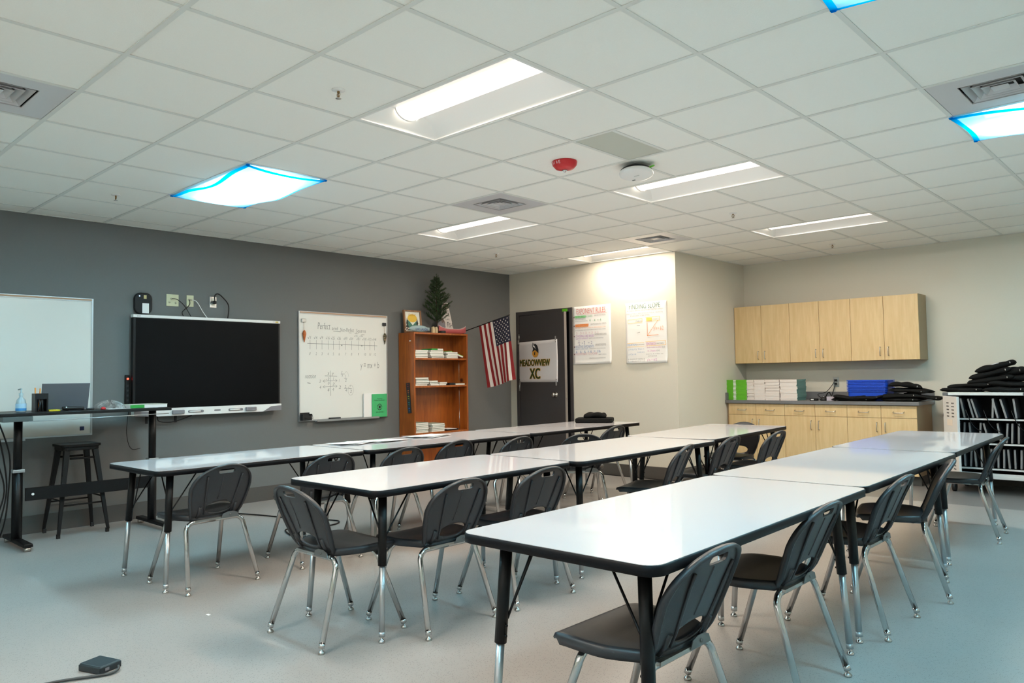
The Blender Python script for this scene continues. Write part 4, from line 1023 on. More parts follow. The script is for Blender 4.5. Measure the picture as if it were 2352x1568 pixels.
b = MB(); put_text(b, 'Lake', .06, .03, FS(-.03, .36) @ Matrix.Translation((0, 0, .0016))); b.build('pale_lettering', M_paper, t, normals=False)
b = MB(); b.prism([(-.085+.05*math.cos(a*PI/10), .135+.075*math.sin(a*PI/10)) for a in range(20)], .0006, FS(0, 0)); b.build('brown_oval', mat('oval_brown', (120, 98, 90), .7), t)
t = thing('canoe_decoration', 'small red wooden canoe decoration on the bookcase top', 'decoration', (-7.215, 6.585, BZ))
def canoe(u, v):
    y = -.235+.47*u; w_ = .03*math.sin(PI*u)**.6 if 0 < u < 1 else 0; lift = .045*(abs(2*u-1))**4
    a = PI*v; return Vector((w_*math.cos(a)*-1, y, .062+lift-(.06+lift*.6)*math.sin(a)))
b = MB(); b.grid(canoe, 28, 10); o = b.build('hull', mat('canoe_red', (176, 84, 84), .5), t); sm = o.modifiers.new('s', 'SOLIDIFY'); sm.thickness = .003
b = MB()
for sg in (0, 1): b.tube([canoe(k/28, sg) for k in range(29)], .0028, 6)
b.build('gunwale', mat('canoe_rim', (222, 200, 196), .5), t)
t = thing('mountain_cutout', 'small grey wooden cutout shape standing behind the canoe', 'decoration', (-7.30, 6.46, BZ))
b = MB(); b.prism([(-.055,0),(.06,0),(.075,.10),(.05,.155),(.02,.14),(-.01,.195),(-.035,.19),(-.05,.14),(-.075,.11)], .01, Matrix(((0,0,1,0),(1,0,0,0),(0,1,0,0),(0,0,0,1)))); b.build('board', mat('cutout_grey', (128, 122, 126), .7), t)
for y, l in ((6.265, 'left'), (6.315, 'right')):
    t = thing('wooden_block', 'pale wooden block, the %s one of two beside the canoe' % l, 'decoration', (-7.24, y, BZ))
    MB().prism([(-.02,0),(.02,0),(.022,.05),(.008,.085),(-.016,.078)], .03, Matrix(((0,0,1,0),(1,0,0,0),(0,1,0,0),(0,0,0,1)))).build('block', mat('pale_wood', (196, 176, 140), .6), t, bevel=.003)
tag(MB().lathe([(0,0),(.040,0),(.043,.004),(.043,.028),(.040,.032),(0,.032)], c=(-7.185, 6.385, BZ), n=24).build('round_tin', M_dark), 'small round black tin in front of the canoe', 'tin')

# ------------------------------------------------------------------ flag
fb, ft_ = Vector((XL+.012, 6.97, 1.88)), Vector((-6.60, 7.007, 2.057))
t = thing('flag', 'American flag hanging from a black pole on the grey wall', 'flag', fb)
MB().tube([Vector(), ft_-fb], .006, 8).build('pole', M_black, t)
MB().lathe([(0,0),(.008,.0),(.010,.012),(.006,.02),(0,.024)], n=10, M=Matrix.Translation(ft_-fb)).build('finial', mat('finial_grey', (90, 86, 80), .5), t)
MB().box(-.011, -.02, -.05, .01, .02, .03).build('wall_bracket', M_black, t)
A, B_ = (ft_-fb)*.365, (ft_-fb)*.985
A2 = Vector((-7.13, 7.165, 1.128))-fb; B2 = Vector((-6.60, 7.10, 1.235))-fb
nrm = Vector((.1, -1, 0)).normalized()
def FL(u, v, d=0):      # u 0..1 from the wall side to the pole tip, v 0..1 down the fly
    p = A.lerp(B_, u)*(1-v)+A2.lerp(B2, u)*v
    p.z -= 0; fold = .030*v*math.sin(7.5*u+.6+1.2*v)+.018*v*math.sin(15*u+2)
    if u > .5: fold += .03*math.exp(-((u-.60)/.07)**2)*min(1, v*1.5)
    return p+nrm*(fold+d)
FR, FWh, FB_ = mat('flag_red', (134, 22, 26), .8), mat('flag_white', (226, 214, 204), .8), mat('flag_navy', (34, 34, 52), .8)
b = MB(); nu, nv = 52, 40
V = [[b.bm.verts.new(FL(i/nu, j/nv)) for j in range(nv+1)] for i in range(nu+1)]
for i in range(nu):
    for j in range(nv):
        st = int((i+.5)/nu*13)
        b.mi = (0 if st % 2 == 0 else 1)
        if (i+.5)/nu > 6/13 and (j+.5)/nv < .40: b.mi = 2
        b._face([V[i][j], V[i+1][j], V[i+1][j+1], V[i][j+1]], True)
b.build('cloth', [FR, FWh, FB_], t, normals=False)
b = MB()
for r_ in range(9):
    for c_ in range(6 if r_ % 2 == 0 else 5):
        u = 1-(7/13)*((r_+1)/10); v = .40*((2*c_+1 if r_ % 2 == 0 else 2*c_+2)/12)
        ctr = FL(u, v, .003); du = (FL(u+.01, v)-FL(u-.01, v)).normalized(); dv = (FL(u, v+.01)-FL(u, v-.01)).normalized()
        b._face([b.bm.verts.new(ctr+(du*math.sin(k*PI/5)+dv*-math.cos(k*PI/5))*(.0125 if k % 2 == 0 else .005)) for k in range(10)])
b.build('stars', FWh, t, normals=False)

# ------------------------------------------------------------------ handwritten posters
def poster(lab, x0, x1, z0, z1, ends):
    t = thing('poster', lab, 'poster', (x0, YB, z0)); W, Hp = x1-x0, z1-z0
    b = MB()
    def P(u, v):
        cur = .008*max(0, .04-v)/.04*(1+math.sin(5*u)) + .012*max(0, u-.94)/.06*max(0, .10-v)/.10
        return (W*u+ends*(v-.5), -.004-.003*math.sin(6*v+2*u)**2-cur, Hp*v)
    b.grid(P, 16, 24); o = b.build('paper', mat('poster_paper', (238, 236, 232), .75), t); s = o.modifiers.new('s', 'SOLIDIFY'); s.thickness = .0012
    return t, W, Hp
def pw(t, items, rgb, nm):
    b = MB()
    for it in items:
        if it[0] == 'L':
            _, xa, za, xb, zb, r = it; d = Vector((xb-xa, 0, zb-za)); n_ = Vector((-d.z, 0, d.x)).normalized()*r
            y = -.0106; b.quad((xa-n_.x, y, za-n_.z), (xb-n_.x, y, zb-n_.z), (xb+n_.x, y, zb+n_.z), (xa+n_.x, y, za+n_.z))
        elif it[0] == 'B': _, xa, za, xb, zb = it; y = -.0100; b.quad((xa, y, za), (xb, y, za), (xb, y, zb), (xa, y, zb))
        else: st, x, z, w_, h_ = it; put_text(b, st, w_, h_, Matrix(((1,0,0,x),(0,0,-1,-.0112),(0,1,0,z),(0,0,0,1))), off=-.012)
    b.build(nm, mat('ink_%d_%d_%d' % rgb, rgb, .8), t, normals=False)
t, W, Hp = poster('tall handwritten poster titled EXPONENT RULES beside the door', -6.292, -5.672, 1.42, 2.185, .0)
pw(t, [('EXPONENT RULES', .07, .665, .47, .068), ('L', .08, .655, .56, .658, .0015)], (206, 96, 84), 'red_title')
pw(t, [('B', .04, .612, .22, .642)], (150, 214, 150), 'green_highlight')
pw(t, [('MULTIPLYING LIKE BASES', .03, .615, .30, .026), ('4', .28, .555, .02, .035), ('\u00b7 4  = 4', .33, .555, .14, .03)], (60, 150, 84), 'green_writing')
pw(t, [('(BASES IGUALES)', .36, .618, .18, .022), ('ADD EXPONENTS', .04, .585, .18, .017), ('(SUMA LOS EXPONENTES)', .04, .558, .21, .016), ('(EXPONENTE CERO)', .30, .505, .25, .024), ('(CUALQUIER BASE CON UN EXPONENTE CERO ES IGUAL A UNO)', .04, .438, .50, .017),
       ('(DIVIDIENDO BASES IGUALES)', .36, .365, .19, .03), ('(RESTA LOS EXPONENTES)', .27, .325, .23, .017), ('(EXPONENTES NEGATIVOS)', .37, .225, .17, .036), ('(TRANSFORMALO EN UNA FRACCION)', .27, .19, .26, .016), ('(EXP CERO)', .42, .11, .12, .018), ('(MULTIPLICA LOS EXPONENTES)', .27, .065, .26, .018)], (92, 92, 94), 'grey_writing')
pw(t, [('B', .045, .492, .26, .53), ('ANY BASE TO THE POWER OF ZERO EQUALS ONE', .04, .468, .50, .018)], (236, 158, 100), 'orange_writing')
pw(t, [('ZERO EXPONENT', .035, .498, .24, .028)], (214, 104, 48), 'dark_orange_writing')
pw(t, [('DIVIDING LIKE BASES', .05, .355, .30, .030), ('SUBTRACT EXPONENTS', .05, .328, .21, .018)], (172, 108, 184), 'purple_writing')
pw(t, [('3 \u00b7 3 = 3  = 3  = 1', .06, .395, .36, .03), ('RAISE EXPONENT TO A POWER', .04, .12, .36, .03)], (204, 150, 160), 'pink_writing')
pw(t, [('2', .09, .29, .022, .026), ('L', .08, .282, .125, .284, .0015), ('2', .095, .248, .022, .026), ('=', .15, .272, .02, .012), ('2', .18, .262, .025, .04), ('= 2', .25, .262, .07, .036)], (120, 112, 150), 'violet_maths')
pw(t, [('NEGATIVE EXPONENTS', .035, .215, .31, .032), ('MAKE IT A FRACTION', .04, .192, .21, .016), ('6 \u00b7 6 \u00b7 6  = 6  = 1/6', .05, .145, .40, .036)], (70, 116, 176), 'blue_writing')
pw(t, [('B', .018, .60+.015, .03, .63), ('B', .018, .50, .03, .515), ('B', .018, .362, .03, .377), ('B', .018, .222, .03, .237), ('B', .015, .125, .027, .14)], (110, 30, 44), 'bullets')
t, W, Hp = poster('handwritten poster titled FINDING SLOPE near the wall corner', -5.447, -4.850, 1.412, 2.165, .0)
pw(t, [('FINDING SLOPE', .06, .675, .45, .065)], (66, 116, 104), 'green_title')
pw(t, [('IN TABLES, GRAPHS, EQUATIONS, AND SENTENCES', .03, .645, .52, .018), ('(ENCONTRAR EL PENDIENTE EN TABLAS, GRAFICOS,', .02, .605, .53, .020), ('ECUACIONES, Y ORACIONES)', .08, .578, .28, .020), ('(TABLAS):', .15, .508, .10, .022), ('(GRAFICO):', .40, .52, .10, .02), ('L', .17, .475, .215, .470, .002), ('L', .17, .375, .215, .385, .002), ('(ECUACIONES):', .165, .218, .11, .02), ('(ORACIONES):', .44, .222, .11, .02),
       ('(y)', .53, .175, .035, .03), ('(x)', .45, .135, .04, .028), ('(corre 6 millas en', .30, .100, .24, .018), ('2 horas)', .33, .075, .12, .018), ('EL PENDIENTE SIEMPRE ES', .03, .042, .25, .017), ('EL COEFICIENTE DE LA X', .03, .018, .25, .016)], (98, 98, 100), 'grey_writing')
pw(t, [('L', .04, .50, .25, .508, .002), ('L', .04, .545, .25, .552, .002), ('L', .04, .50, .04, .545, .002), ('L', .25, .508, .25, .552, .002), ('L', .30, .51, .50, .515, .002), ('L', .30, .56, .50, .565, .002), ('L', .50, .515, .50, .565, .002), ('L', .02, .205, .27, .208, .002), ('L', .02, .25, .27, .255, .002), ('L', .29, .21, .58, .215, .002), ('L', .29, .262, .58, .268, .002), ('L', .58, .215, .58, .268, .002)], (244, 196, 92), 'yellow_boxes')
pw(t, [('B', .31, .518, .39, .556)], (246, 214, 110), 'yellow_highlight')
pw(t, [('L', .32, .50, .32, .335, .0025), ('L', .32, .335, .48, .342, .0025), ('L', .32, .335, .47, .515, .0022), ('y/x', .41, .39, .05, .06), ('= 6/2', .47, .395, .08, .05)], (232, 140, 60), 'orange_graph')
pw(t, [('EQUATION', .03, .215, .13, .030), ('y = mx + b', .04, .155, .12, .032), ('Slope is', .18, .165, .09, .018), ('the number next to x', .17, .13, .11, .018), ('y = 3x + 4', .04, .095, .11, .03)], (96, 140, 190), 'blue_writing')
pw(t, [('SENTENCE', .30, .218, .135, .036), ('Juan runs 6 miles', .31, .18, .21, .022), ('in 2 hours', .32, .14, .12, .022), ('y/x = 6/2', .31, .02, .14, .036)], (196, 92, 170), 'magenta_writing')

# ------------------------------------------------------------------ cabinets
def pull(mb, p0, p1, out):
    o_ = Vector(out)*.028; p0, p1 = Vector(p0), Vector(p1); d = (p1-p0).normalized()*.008
    mb.tube([p0, p0+o_*.8, p0+o_+d, p1+o_-d, p1+o_*.8, p1], .0042, 6)
XU0 = XJ+.006
WU = (-2.475-XU0)/3
for k, lab in enumerate(('maple wall cabinet at the left beside the wall corner', 'middle maple wall cabinet above the white workbooks', 'maple wall cabinet at the right end showing its side')):
    x0 = XU0+k*WU; t = thing('wall_cabinet', lab, 'cabinet', (x0, YR, 1.395), 0, 'maple wall cabinets')
    MB().box(.0005, -.30, 0, WU-.0005, -.001, .75).build('body', M_mapled, t)
    hw = WU/2
    for s_ in (0, 1):
        dr = MB().box(s_*hw+.002, -.321, .003, (s_+1)*hw-.002, -.3005, .748).build('door', M_maple, t, bevel=.0012)
        hx = hw-.045 if s_ == 0 else hw+.045
        b = MB(); pull(b, (hx, -.321, .055), (hx, -.321, .155), (0, -1, 0)); b.build('handle', M_satin, dr)
XB0 = XJ+.035; WB = (-2.455-XB0)/3
for k, lab in enumerate(('maple base cabinet at the left beside the wall corner', 'middle maple base cabinet with two drawers under the counter', 'maple base cabinet at the right end near the laptop cart')):
    x0 = XB0+k*WB; t = thing('base_cabinet', lab, 'cabinet', (x0, YR, 0), 0, 'maple base cabinets')
    MB().box(.0005, -.58, .105, WB-.0005, -.012, .885).build('body', M_mapled, t)
    MB().box(.0005, -.52, 0, WB-.0005, -.012, .1045).build('toe_kick', M_base, t)
    hw = WB/2
    for s_ in (0, 1):
        d_ = MB().box(s_*hw+.002, -.601, .744, (s_+1)*hw-.002, -.5805, .880).build('drawer', M_maple, t, bevel=.0012)
        b = MB(); hx = (s_+.5)*hw; pull(b, (hx-.055, -.601, .815), (hx+.055, -.601, .815), (0, -1, -.5)); b.build('handle', M_satin, d_)
        dr = MB().box(s_*hw+.002, -.601, .108, (s_+1)*hw-.002, -.5805, .740).build('door', M_maple, t, bevel=.0012)
        hx = hw-.045 if s_ == 0 else hw+.045
        b = MB(); pull(b, (hx, -.601, .585), (hx, -.601, .688), (0, -1, 0)); b.build('handle', M_satin, dr)
tag(MB().box(XJ+.009, YR-.58, .0, XB0-.001, YR-.5, .884).build('filler_strip', M_mapled), 'narrow maple filler strip between the wall and the base cabinets', 'trim')
t = thing('countertop', 'long grey countertop with low backsplash over the base cabinets', 'countertop', (XJ+.002, YR, .886))
CW = 2.45+.0-4.72+4.55
CW = -2.425-XJ
MB().box(0, -.632, 0, CW, -.001, .040).build('slab', M_counter, t, bevel=.003)
MB().box(.018, -.022, .0405, CW, -.001, .135).build('backsplash', M_counter, t, bevel=.002)
MB().box(0, -.62, .0405, .0175, -.001, .135).build('side_splash', M_counter, t, bevel=.002)
CT = .9265
# stacks of workbooks
def wb_proto():
    t = thing('counter_workbook', 'x', 'book', (0, 0, 0))
    MB().box(-.135, -.105, .0008, .135, .1045, .0162).build('pages', M_spine, t)
    MB().box(-.138, -.107, .0164, .138, .107, .0172).build('cover', M_green, t)
    b = MB(); b.box(-.1385, -.1085, .0004, .1385, -.1072, .0172); b.build('green_spine', M_green, t)
    b = MB(); b.box(-.045, -.1092, .003, -.008, -.1086, .0145); b.build('white_spine_mark', M_paper, t)
    return t
cwb = wb_proto(); f2 = [True]; rnd = random.Random(3)
def wb2_proto():
    t = thing('counter_workbook', 'x', 'book', (0, 0, 0))
    MB().box(-.137, -.1065, .0001, .137, .1045, .0166).build('pages', mat('packed_pages', (226, 216, 210), .8), t)
    MB().box(-.137, -.1055, .0167, .137, .106, .0171).build('cover', mat('pale_cover', (196, 190, 184), .7), t)
    MB().box(-.137, .1062, .0001, .137, .1075, .0171).build('teal_spine', mat('teal_cover', (96, 132, 124), .5), t)
    return t
cwb2 = wb2_proto(); f2b = [True]
def put_wb(x, y, z, rz, lab, sx=1, white=False):
    fl, pr = (f2b, cwb2) if white else (f2, cwb)
    if fl[0]: o = pr; fl[0] = False; o.location = (x, y, z); o['label'] = lab
    else: o = dup(pr, (x, y, z), rz, lab)
    o['group'] = 'stacked workbooks on the grey counter'; o.rotation_euler = (0, 0, rz); o.scale = (sx, 1, .985); return o
LZ = .0172
for k in range(15): put_wb(-4.585+rnd.uniform(-.003,.003), 9.24+rnd.uniform(-.003,.003), CT+k*LZ, rnd.uniform(-.01,.01), 'green spined workbook in the leftmost stack on the grey counter')
def stack2(x, y, wdt, labk, n=15):
    for k in range(n): put_wb(x+rnd.uniform(-.004,.004), y+rnd.uniform(-.005,.005), CT+k*LZ, rnd.uniform(-.010,.010), 'white edged workbook in the %s stack on the grey counter' % labk, wdt, True)
stack2(-4.40, 9.25, .35, 'narrow second'); stack2(-4.275, 9.24, .52, 'third'); stack2(-4.105, 9.235, .66, 'fourth')
for k in range(15): put_wb(-3.898+rnd.uniform(-.004,.004), 9.265+rnd.uniform(-.004,.004), CT+k*LZ, -PI/2+rnd.uniform(-.02,.02), 'teal spined workbook in the rightmost stack on the grey counter', 1, True)
# outlet and plugs over the counter
t = thing('wall_plate', 'white outlet with two black plugs above the counter', 'outlet', (-3.526, YR, 1.143))
MB().box(-.036, -.006, -.060, .036, 0, .060).build('plate', M_satin, t, bevel=.002)
for dz in (-.022, .022): MB().box(-.017, -.008, dz-.015, .017, -.006, dz+.015).build('socket', M_offw, t)
for k, dz in enumerate((-.022, .022)):
    tag(MB().box(-3.542, YR-.035, 1.143+dz-.012, -3.51, YR-.009, 1.143+dz+.012).build('power_plug', M_black, bevel=.004), 'black plug in the %s socket above the counter' % ('lower', 'upper')[k], 'plug')
cable('cable', [(-3.526, YR-.035, 1.165), (-3.56, YR-.06, 1.10), (-3.62, YR-.10, 1.02), (-3.70, YR-.16, .99), (-3.62, YR-.24, .945)], .004, M_black, 'thin black cord from the upper socket down to the counter')
cable('cable', [(-3.526, YR-.035, 1.121), (-3.535, YR-.06, 1.06), (-3.545, YR-.10, .99), (-3.52, YR-.22, .94)], .0055, M_black, 'thicker black cord from the lower socket down to the counter')
# small chargers beside the workbooks
t = thing('charger', 'black power adapter with white label on the counter', 'charger', (-3.60, 9.16, CT)); MB().box(-.045, -.025, 0, .045, .025, .028).build('brick', M_black, t, bevel=.005); MB().box(-.03, -.026, .008, .005, -.0253, .020).build('label', M_white, t)
t = thing('headphones', 'black and chrome headset lying on the counter by the chargers', 'headphones', (-3.50, 9.20, CT))
MB().lathe([(0,0),(.036,0),(.040,.012),(.030,.035),(0,.045)], n=18).build('ear_cup', M_dark, t); MB().lathe([(0,.045),(.012,.045),(.010,.05),(0,.05)], n=10).build('chrome_cap', M_chrome, t)
MB().tube([(0,.03,.02),(.03,.05,.09),(.06,.03,.10),(.09,.0,.06),(.11,-.01,.02)], .006, 8).build('headband', M_black, t)
tag(MB().box(-3.44, 9.13, CT, -3.35, 9.19, CT+.05).build('small_box', mat('lilac_box', (176, 168, 180), .6), bevel=.003), 'small pale lilac box on the counter beside the headset', 'box')
# nested blue baskets
def basket():
    t = thing('blue_basket', 'x', 'basket', (0, 0, 0))
    Wt, Dt, Wb_, Db, hh = .225, .15, .214, .139, .118; b = MB()
    r0 = rrect(2*Wb_, 2*Db, .03, 4); r1 = rrect(2*Wt-.012, 2*Dt-.012, .035, 4); r2 = rrect(2*Wt+.012, 2*Dt+.012, .04, 4); n = len(r0)
    L0 = [b.bm.verts.new((x, y, 0)) for x, y in r0]; L1 = [b.bm.verts.new((x, y, hh)) for x, y in r1]; L2 = [b.bm.verts.new((x, y, hh)) for x, y in r2]; L3 = [b.bm.verts.new((x, y, hh-.010)) for x, y in r2]
    b._face(L0[::-1])
    for A_, B2_ in ((L0, L1), (L1, L2), (L2, L3)):
        for i in range(n): b._face([A_[i], A_[(i+1)%n], B2_[(i+1)%n], B2_[i]], False)
    b.build('tub', mat('basket_blue', (18, 74, 200), .45), t, normals=False)
    return t
bt0 = basket()
for k in range(8):
    lab = 'blue plastic basket in the nested stack on the counter'
    if k == 7: lab = 'topmost blue plastic basket of the nested stack on the counter'
    if k == 0: o = bt0; o.location = (-3.03, 9.42, CT); o['label'] = lab
    else: o = dup(bt0, (-3.03, 9.42, CT+k*.0175), 0, lab)
    o['group'] = 'nested blue baskets'
# black laptop sleeves
def sleeve_me(seed, L=.36, W=.26, h=.03, sag=.0):
    rnd = random.Random(seed); ph = [rnd.uniform(0, 6) for _ in range(4)]; b = MB(); n, m = 22, 16
    def P(u, v, s):
        x, y = 2*u-1, 2*v-1; e_ = max(0, (1-abs(x)**5))*max(0, (1-abs(y)**5)); e_ = e_**.45
        th_ = h/2*(.16+.84*e_)*s*(1+.22*math.sin(5*x+ph[0])*math.sin(4*y+ph[1]))
        z = sag*(x*x-.5)+.006*math.sin(4*x+ph[2])*math.cos(3*y+ph[3])
        return Vector((x*L/2*(1-.03*y*y), y*W/2*(1-.04*x*x), h/2+z+th_))
    T_ = [[b.bm.verts.new(P(i/n, j/m, 1)) for j in range(m+1)] for i in range(n+1)]
    B2_ = [[b.bm.verts.new(P(i/n, j/m, -1)) for j in range(m+1)] for i in range(n+1)]
    for i in range(n):
        for j in range(m):
            b._face([T_[i][j], T_[i+1][j], T_[i+1][j+1], T_[i][j+1]], True); b._face([B2_[i][j], B2_[i][j+1], B2_[i+1][j+1], B2_[i+1][j]], True)
    for i in range(n):
        b._face([T_[i][0], B2_[i][0], B2_[i+1][0], T_[i+1][0]], True); b._face([T_[i][m], T_[i+1][m], B2_[i+1][m], B2_[i][m]], True)
    for j in range(m):
        b._face([T_[0][j], T_[0][j+1], B2_[0][j+1], B2_[0][j]], True); b._face([T_[n][j], B2_[n][j], B2_[n][j+1], T_[n][j+1]], True)
    return b
def sleeve(x, y, z, rz, ry, rx, seed, lab, grp, L=.36, W=.26, h=.03, sag=0, tag_=False):
    t = thing('laptop_sleeve', lab, 'laptop sleeve', (x, y, z), 0, grp); t.rotation_euler = (rx, ry, rz)
    sleeve_me(seed, L, W, h, sag).build('pouch', M_cloth, t, normals=False)
    MB().tube([(-L*.40, -W/2*.93, h*.55), (0, -W/2*.97, h*.58), (L*.40, -W/2*.93, h*.55)], .0022, 6).build('zip', M_dark, t)
    b = MB(); b.box(L*.36, -W/2*.95-.012, h*.45, L*.36+.006, -W/2*.93, h*.75); b.build('zip_pull', M_satin, t)
    if tag_: MB().box(-.03, -.05, h*.98, .04, -.02, h*1.0+.004).build('white_tag', M_paper, t)
GC = 'black laptop sleeves piled on the counter'
sleeve(-3.15, 9.22, CT+.002, .03, 0, 0, 1, 'flat black laptop sleeve at the front edge of the counter before the baskets', GC, .46, .27, .032)
sleeve(-3.19, 9.17, CT+.032, .25, .04, .05, 2, 'wrinkled black sleeve lying in front of the blue baskets, left one', GC, .34, .22, .030, .02)
sleeve(-2.95, 9.17, CT+.034, -.12, -.05, .04, 3, 'wrinkled black sleeve lying in front of the blue baskets, right one', GC, .32, .22, .026, .02)
sleeve(-2.63, 9.26, CT+.002, -.06, .0, .0, 4, 'lowest black sleeve at the right end of the counter', GC, .40, .30, .035)
sleeve(-2.42, 9.28, CT+.034, .05, .10, .0, 5, 'black sleeve overhanging the right end of the counter', GC, .38, .28, .034)
sleeve(-2.66, 9.26, CT+.042, .15, -.05, .04, 6, 'black sleeve with white tag in the counter pile', GC, .40, .28, .045, tag_=True)
sleeve(-2.55, 9.30, CT+.098, -.1, .06, .02, 7, 'middle black sleeve of the counter pile', GC, .40, .28, .045)
sleeve(-2.62, 9.30, CT+.150, .2, .10, .0, 8, 'topmost black sleeve of the counter pile', GC, .34, .26, .05, -.02)

# ------------------------------------------------------------------ laptop cart
KX0, KX1, KY0, KY1, KZ0, KZ1 = -2.158, -1.40, 8.95, 9.60, .16, 1.035
t = thing('laptop_cart', 'white laptop charging cart with open doors and three shelves', 'cart', (KX0, KY0, 0))
w_, d_ = KX1-KX0, KY1-KY0; M_kw = mat('cart_white', (214, 214, 212), .4)
MB().box(0, 0, KZ0+.03, .03, d_, KZ1-.03).build('side_panel', M_kw, t); MB().box(w_-.03, 0, KZ0+.03, w_, d_, KZ1-.03).build('side_panel', M_kw, t)
MB().box(.0, 0, KZ1-.03, w_, d_, KZ1).build('top', M_kw, t, bevel=.004); MB().box(0, 0, KZ0, w_, d_, KZ0+.03).build('bottom', M_kw, t, bevel=.003)
MB().box(.03, d_-.01, KZ0+.03, w_-.03, d_, KZ1-.03).build('back', M_dark, t)
for x in (0, w_-.045): MB().box(x-.003, -.006, KZ1-.033, x+.048, .05, KZ1+.001).build('corner_cap', mat('cap_grey', (92, 92, 94), .5), t, bevel=.004)
SZ = (.765, .515, .262)
for z in SZ: MB().box(.0305, .02, z-.012, w_-.0305, d_-.011, z).build('shelf', M_black, t); MB().box(.031, .006, z-.012, w_-.031, .0195, z+.004).build('shelf_lip', M_kw, t)
MB().box(.0305, .012, KZ0+.0305, w_-.0305, .03, KZ0+.055).build('kick_rail', M_kw, t)
def cdoor(hx, ang, flip, nm):
    d = MB().box(0, -.012, KZ0+.035, .36*flip, .012, KZ1-.035).build('door', M_kw, t, bevel=.003)
    d.location = (hx, -.014, 0); d.rotation_euler = (0, 0, ang)
    for half in (0, 1):
        for r in range(5):
            for c in range(2):
                x = .10+c*.13; z = (KZ1-.11-r*.034) if half == 0 else (KZ0+.10+r*.034)
                b = MB(); xx = flip*x; b.box(min(xx, xx+flip*.022), -.0135, z, max(xx, xx+flip*.022), -.0122, z+.012); b.box(min(xx+flip*.032, xx+flip*.054), -.0135, z, max(xx+flip*.032, xx+flip*.054), -.0122, z+.012)
                b.build('vent_slots', M_ink, d)
                bb = MB(); bb.box(min(xx, xx+flip*.054), .0122, z, max(xx, xx+flip*.054), .0135, z+.012); bb.build('vent_slots', M_ink, d)
    return d
d1 = cdoor(.012, -math.radians(57), 1, 'l')
MB().box(.10, -.0138, .70, .24, -.0123, .765).build('pale_label', mat('label_pale', (226, 214, 200), .6), d1)
MB().tube([(.27, -.03, .60), (.27, -.03, .53)], .010, 8).build('latch', M_black, d1)
d2 = cdoor(w_-.012, math.radians(122), -1, 'r')
MB().tube([(.045, -.012, .97), (.02, -.02, .90), (.0, -.014, .80), (.015, -.02, .70), (.0, -.014, .58), (.04, -.02, .50)], .004, 6).build('door_cable', M_black, t)
for x in (.06, w_-.06):
    for y in (.07, d_-.07):
        MB().tube([(x-.016, y, .05), (x+.016, y, .05)], .05, 18).build('caster', M_dark, t); MB().box(x-.024, y-.02, .095, x+.024, y+.02, KZ0-.0005).build('caster_fork', M_black, t)
# laptops and chargers in the cart
def lt_proto():
    t = thing('cart_laptop', 'x', 'laptop', (0, 0, 0))
    MB().box(-.009, 0, 0, .009, .30, .205).build('shell', mat('laptop_dark', (70, 70, 74), .4), t, bevel=.003)
    MB().box(-.0085, -.0022, .004, .0085, -.0002, .20).build('silver_edge', mat('laptop_silver', (150, 150, 152), .35, .6), t)
    return t
lt = lt_proto(); rnd = random.Random(9); first3 = True
rows = ((SZ[0], ((.06,-.10),(.115,.02),(.175,-.16),(.26,-.22),(.30,-.26),(.44,.06),(.49,-.20),(.57,-.24),(.66,-.10)), 'top', 1.0),
        (SZ[1], ((.10,.10),(.16,.06),(.23,-.06),(.31,.08),(.40,-.22),(.51,-.12),(.56,.08),(.61,.05),(.67,.04)), 'middle', 1.0),
        (SZ[2], tuple((.06+.052*k, rnd.uniform(-.05,.08)) for k in range(13)), 'bottom', .95))
for z, lst, nm, hs in rows:
    for (x, a) in lst:
        lab = 'dark laptop standing on the %s shelf of the laptop cart' % nm
        loc = (KX0+.0+x*(w_-.10)/.70+.02, KY0+.045, z+.006)
        if first3: o = lt; o.location = loc; o['label'] = lab; first3 = False
        else: o = dup(lt, loc, 0, lab)
        o['group'] = 'laptops on the cart shelves'; o.rotation_euler = (0, a, 0); o.scale = (1, 1, hs)
for k, (x, z, l) in enumerate(((.20, SZ[0], 'left'), (.36, SZ[0], 'middle'), (.60, SZ[0], 'right'))):
    cable('charging_cable', [(KX0+x, KY0+.03, z+.09), (KX0+x+.03, KY0-.008, z+.02), (KX0+x+.06, KY0-.012, z-.05), (KX0+x+.10, KY0-.01, z-.10), (KX0+x+.15, KY0+.03, z-.13)], .0045, M_black, '%s black charging cord drooping over the top cart shelf' % l)
GK = 'black laptop sleeves piled on the laptop cart'
sleeve(-1.80, 9.30, KZ1+.05, .2, .02, 0, 31, 'black sleeve wedged low in the centre of the cart pile', GK, .40, .28, .07)
sleeve(-1.60, 9.30, KZ1+.17, -.15, -.12, .05, 32, 'wrinkled black sleeve at the right shoulder of the cart pile', GK, .36, .27, .075)
sleeve(-1.66, 9.30, KZ1+.10, .1, -.05, 0, 33, 'black sleeve packed under the right shoulder of the cart pile', GK, .42, .28, .07)
kz = KZ1+.002
sleeve(-2.02, 9.20, kz, .02, 0, 0, 21, 'lowest black sleeve at the left of the cart pile', GK, .40, .30, .045)
sleeve(-1.62, 9.20, kz, -.04, 0, 0, 22, 'lowest black sleeve at the right of the cart pile', GK, .40, .30, .05)
sleeve(-1.94, 9.22, kz+.047, .08, -.06, 0, 23, 'second black sleeve with a pointed left end on the cart pile', GK, .44, .28, .042)
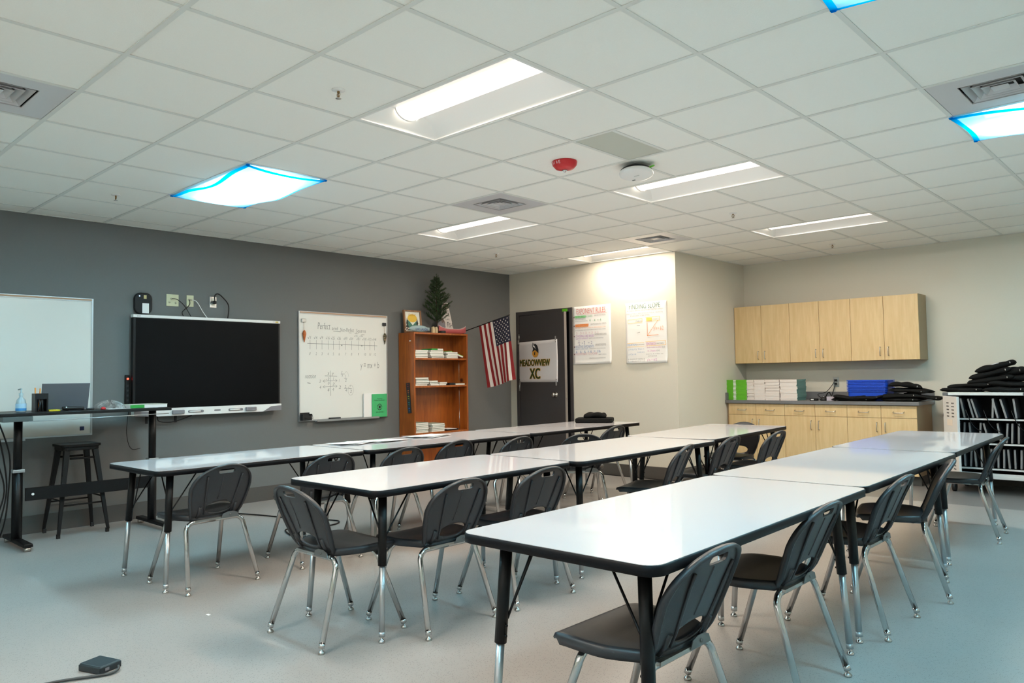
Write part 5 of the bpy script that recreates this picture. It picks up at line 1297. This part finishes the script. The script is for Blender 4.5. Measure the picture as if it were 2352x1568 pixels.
sleeve(-1.58, 9.22, kz+.055, .1, .04, 0, 24, 'second black sleeve at the right end of the cart pile', GK, .42, .28, .05)
sleeve(-1.74, 9.24, kz+.098, -.05, -.14, 0, 25, 'bulging black sleeve in the middle of the cart pile', GK, .42, .28, .055)
sleeve(-1.50, 9.26, kz+.115, .1, .02, 0, 26, 'black sleeve at the upper right of the cart pile', GK, .34, .26, .05)
sleeve(-1.76, 9.26, kz+.160, .05, -.24, 0, 27, 'black sleeve second from the top of the cart pile', GK, .40, .27, .06)
sleeve(-1.72, 9.26, kz+.235, .12, -.26, 0, 28, 'topmost black sleeve with white tag on the laptop cart', GK, .38, .26, .055, tag_=True)

# ------------------------------------------------------------------ things on the grey wall row of tables
TT = .7415
t = thing('seat_pad', 'flat thick black pad on the far table of the grey wall row', 'pad', (-5.22, 6.93, TT), .55)
MB().prism(rrect(.42, .34, .05, 6), .048).build('pad', M_cloth, t, bevel=.012)
t = thing('black_pouch', 'small puffy black pouch on top of the black pad', 'pouch', (-5.22, 6.94, TT+.046), .6)
sleeve_me(43, .26, .20, .055, -.01).build('pouch', M_cloth, t, normals=False)
def papers(x, y, rz, n, lab, w_=.22, h_=.28, lift=0):
    rnd = random.Random(int(x*100)+n)
    for k in range(n):
        b = MB(); c0 = rnd.uniform(.3, 1)
        b.grid(lambda u, v: ((u-.5)*w_, (v-.5)*h_, .0004+.010*c0*max(0, u-.72)**1.3*3+.012*max(0, .25-v)*c0), 10, 10)
        o = b.build('paper_sheet', M_paper); o.location = (x+rnd.uniform(-.03,.03), y+rnd.uniform(-.04,.04), TT+.0008*k+.002+lift); o.rotation_euler = (0, 0, rz+rnd.uniform(-.35,.35))
        sm = o.modifiers.new('s', 'SOLIDIFY'); sm.thickness = .0006; tag(o, lab, 'paper', 'loose papers on the grey wall row')
papers(-5.24, 3.66, .2, 4, 'white paper in the left spread pile on the grey wall row', .24, .30)
papers(-5.24, 3.95, -.1, 3, 'white paper in the middle of the loose spread by the grey wall', .24, .30)
papers(-5.28, 4.50, .15, 6, 'white paper in the right hand pile in front of the bookcase', .25, .33)
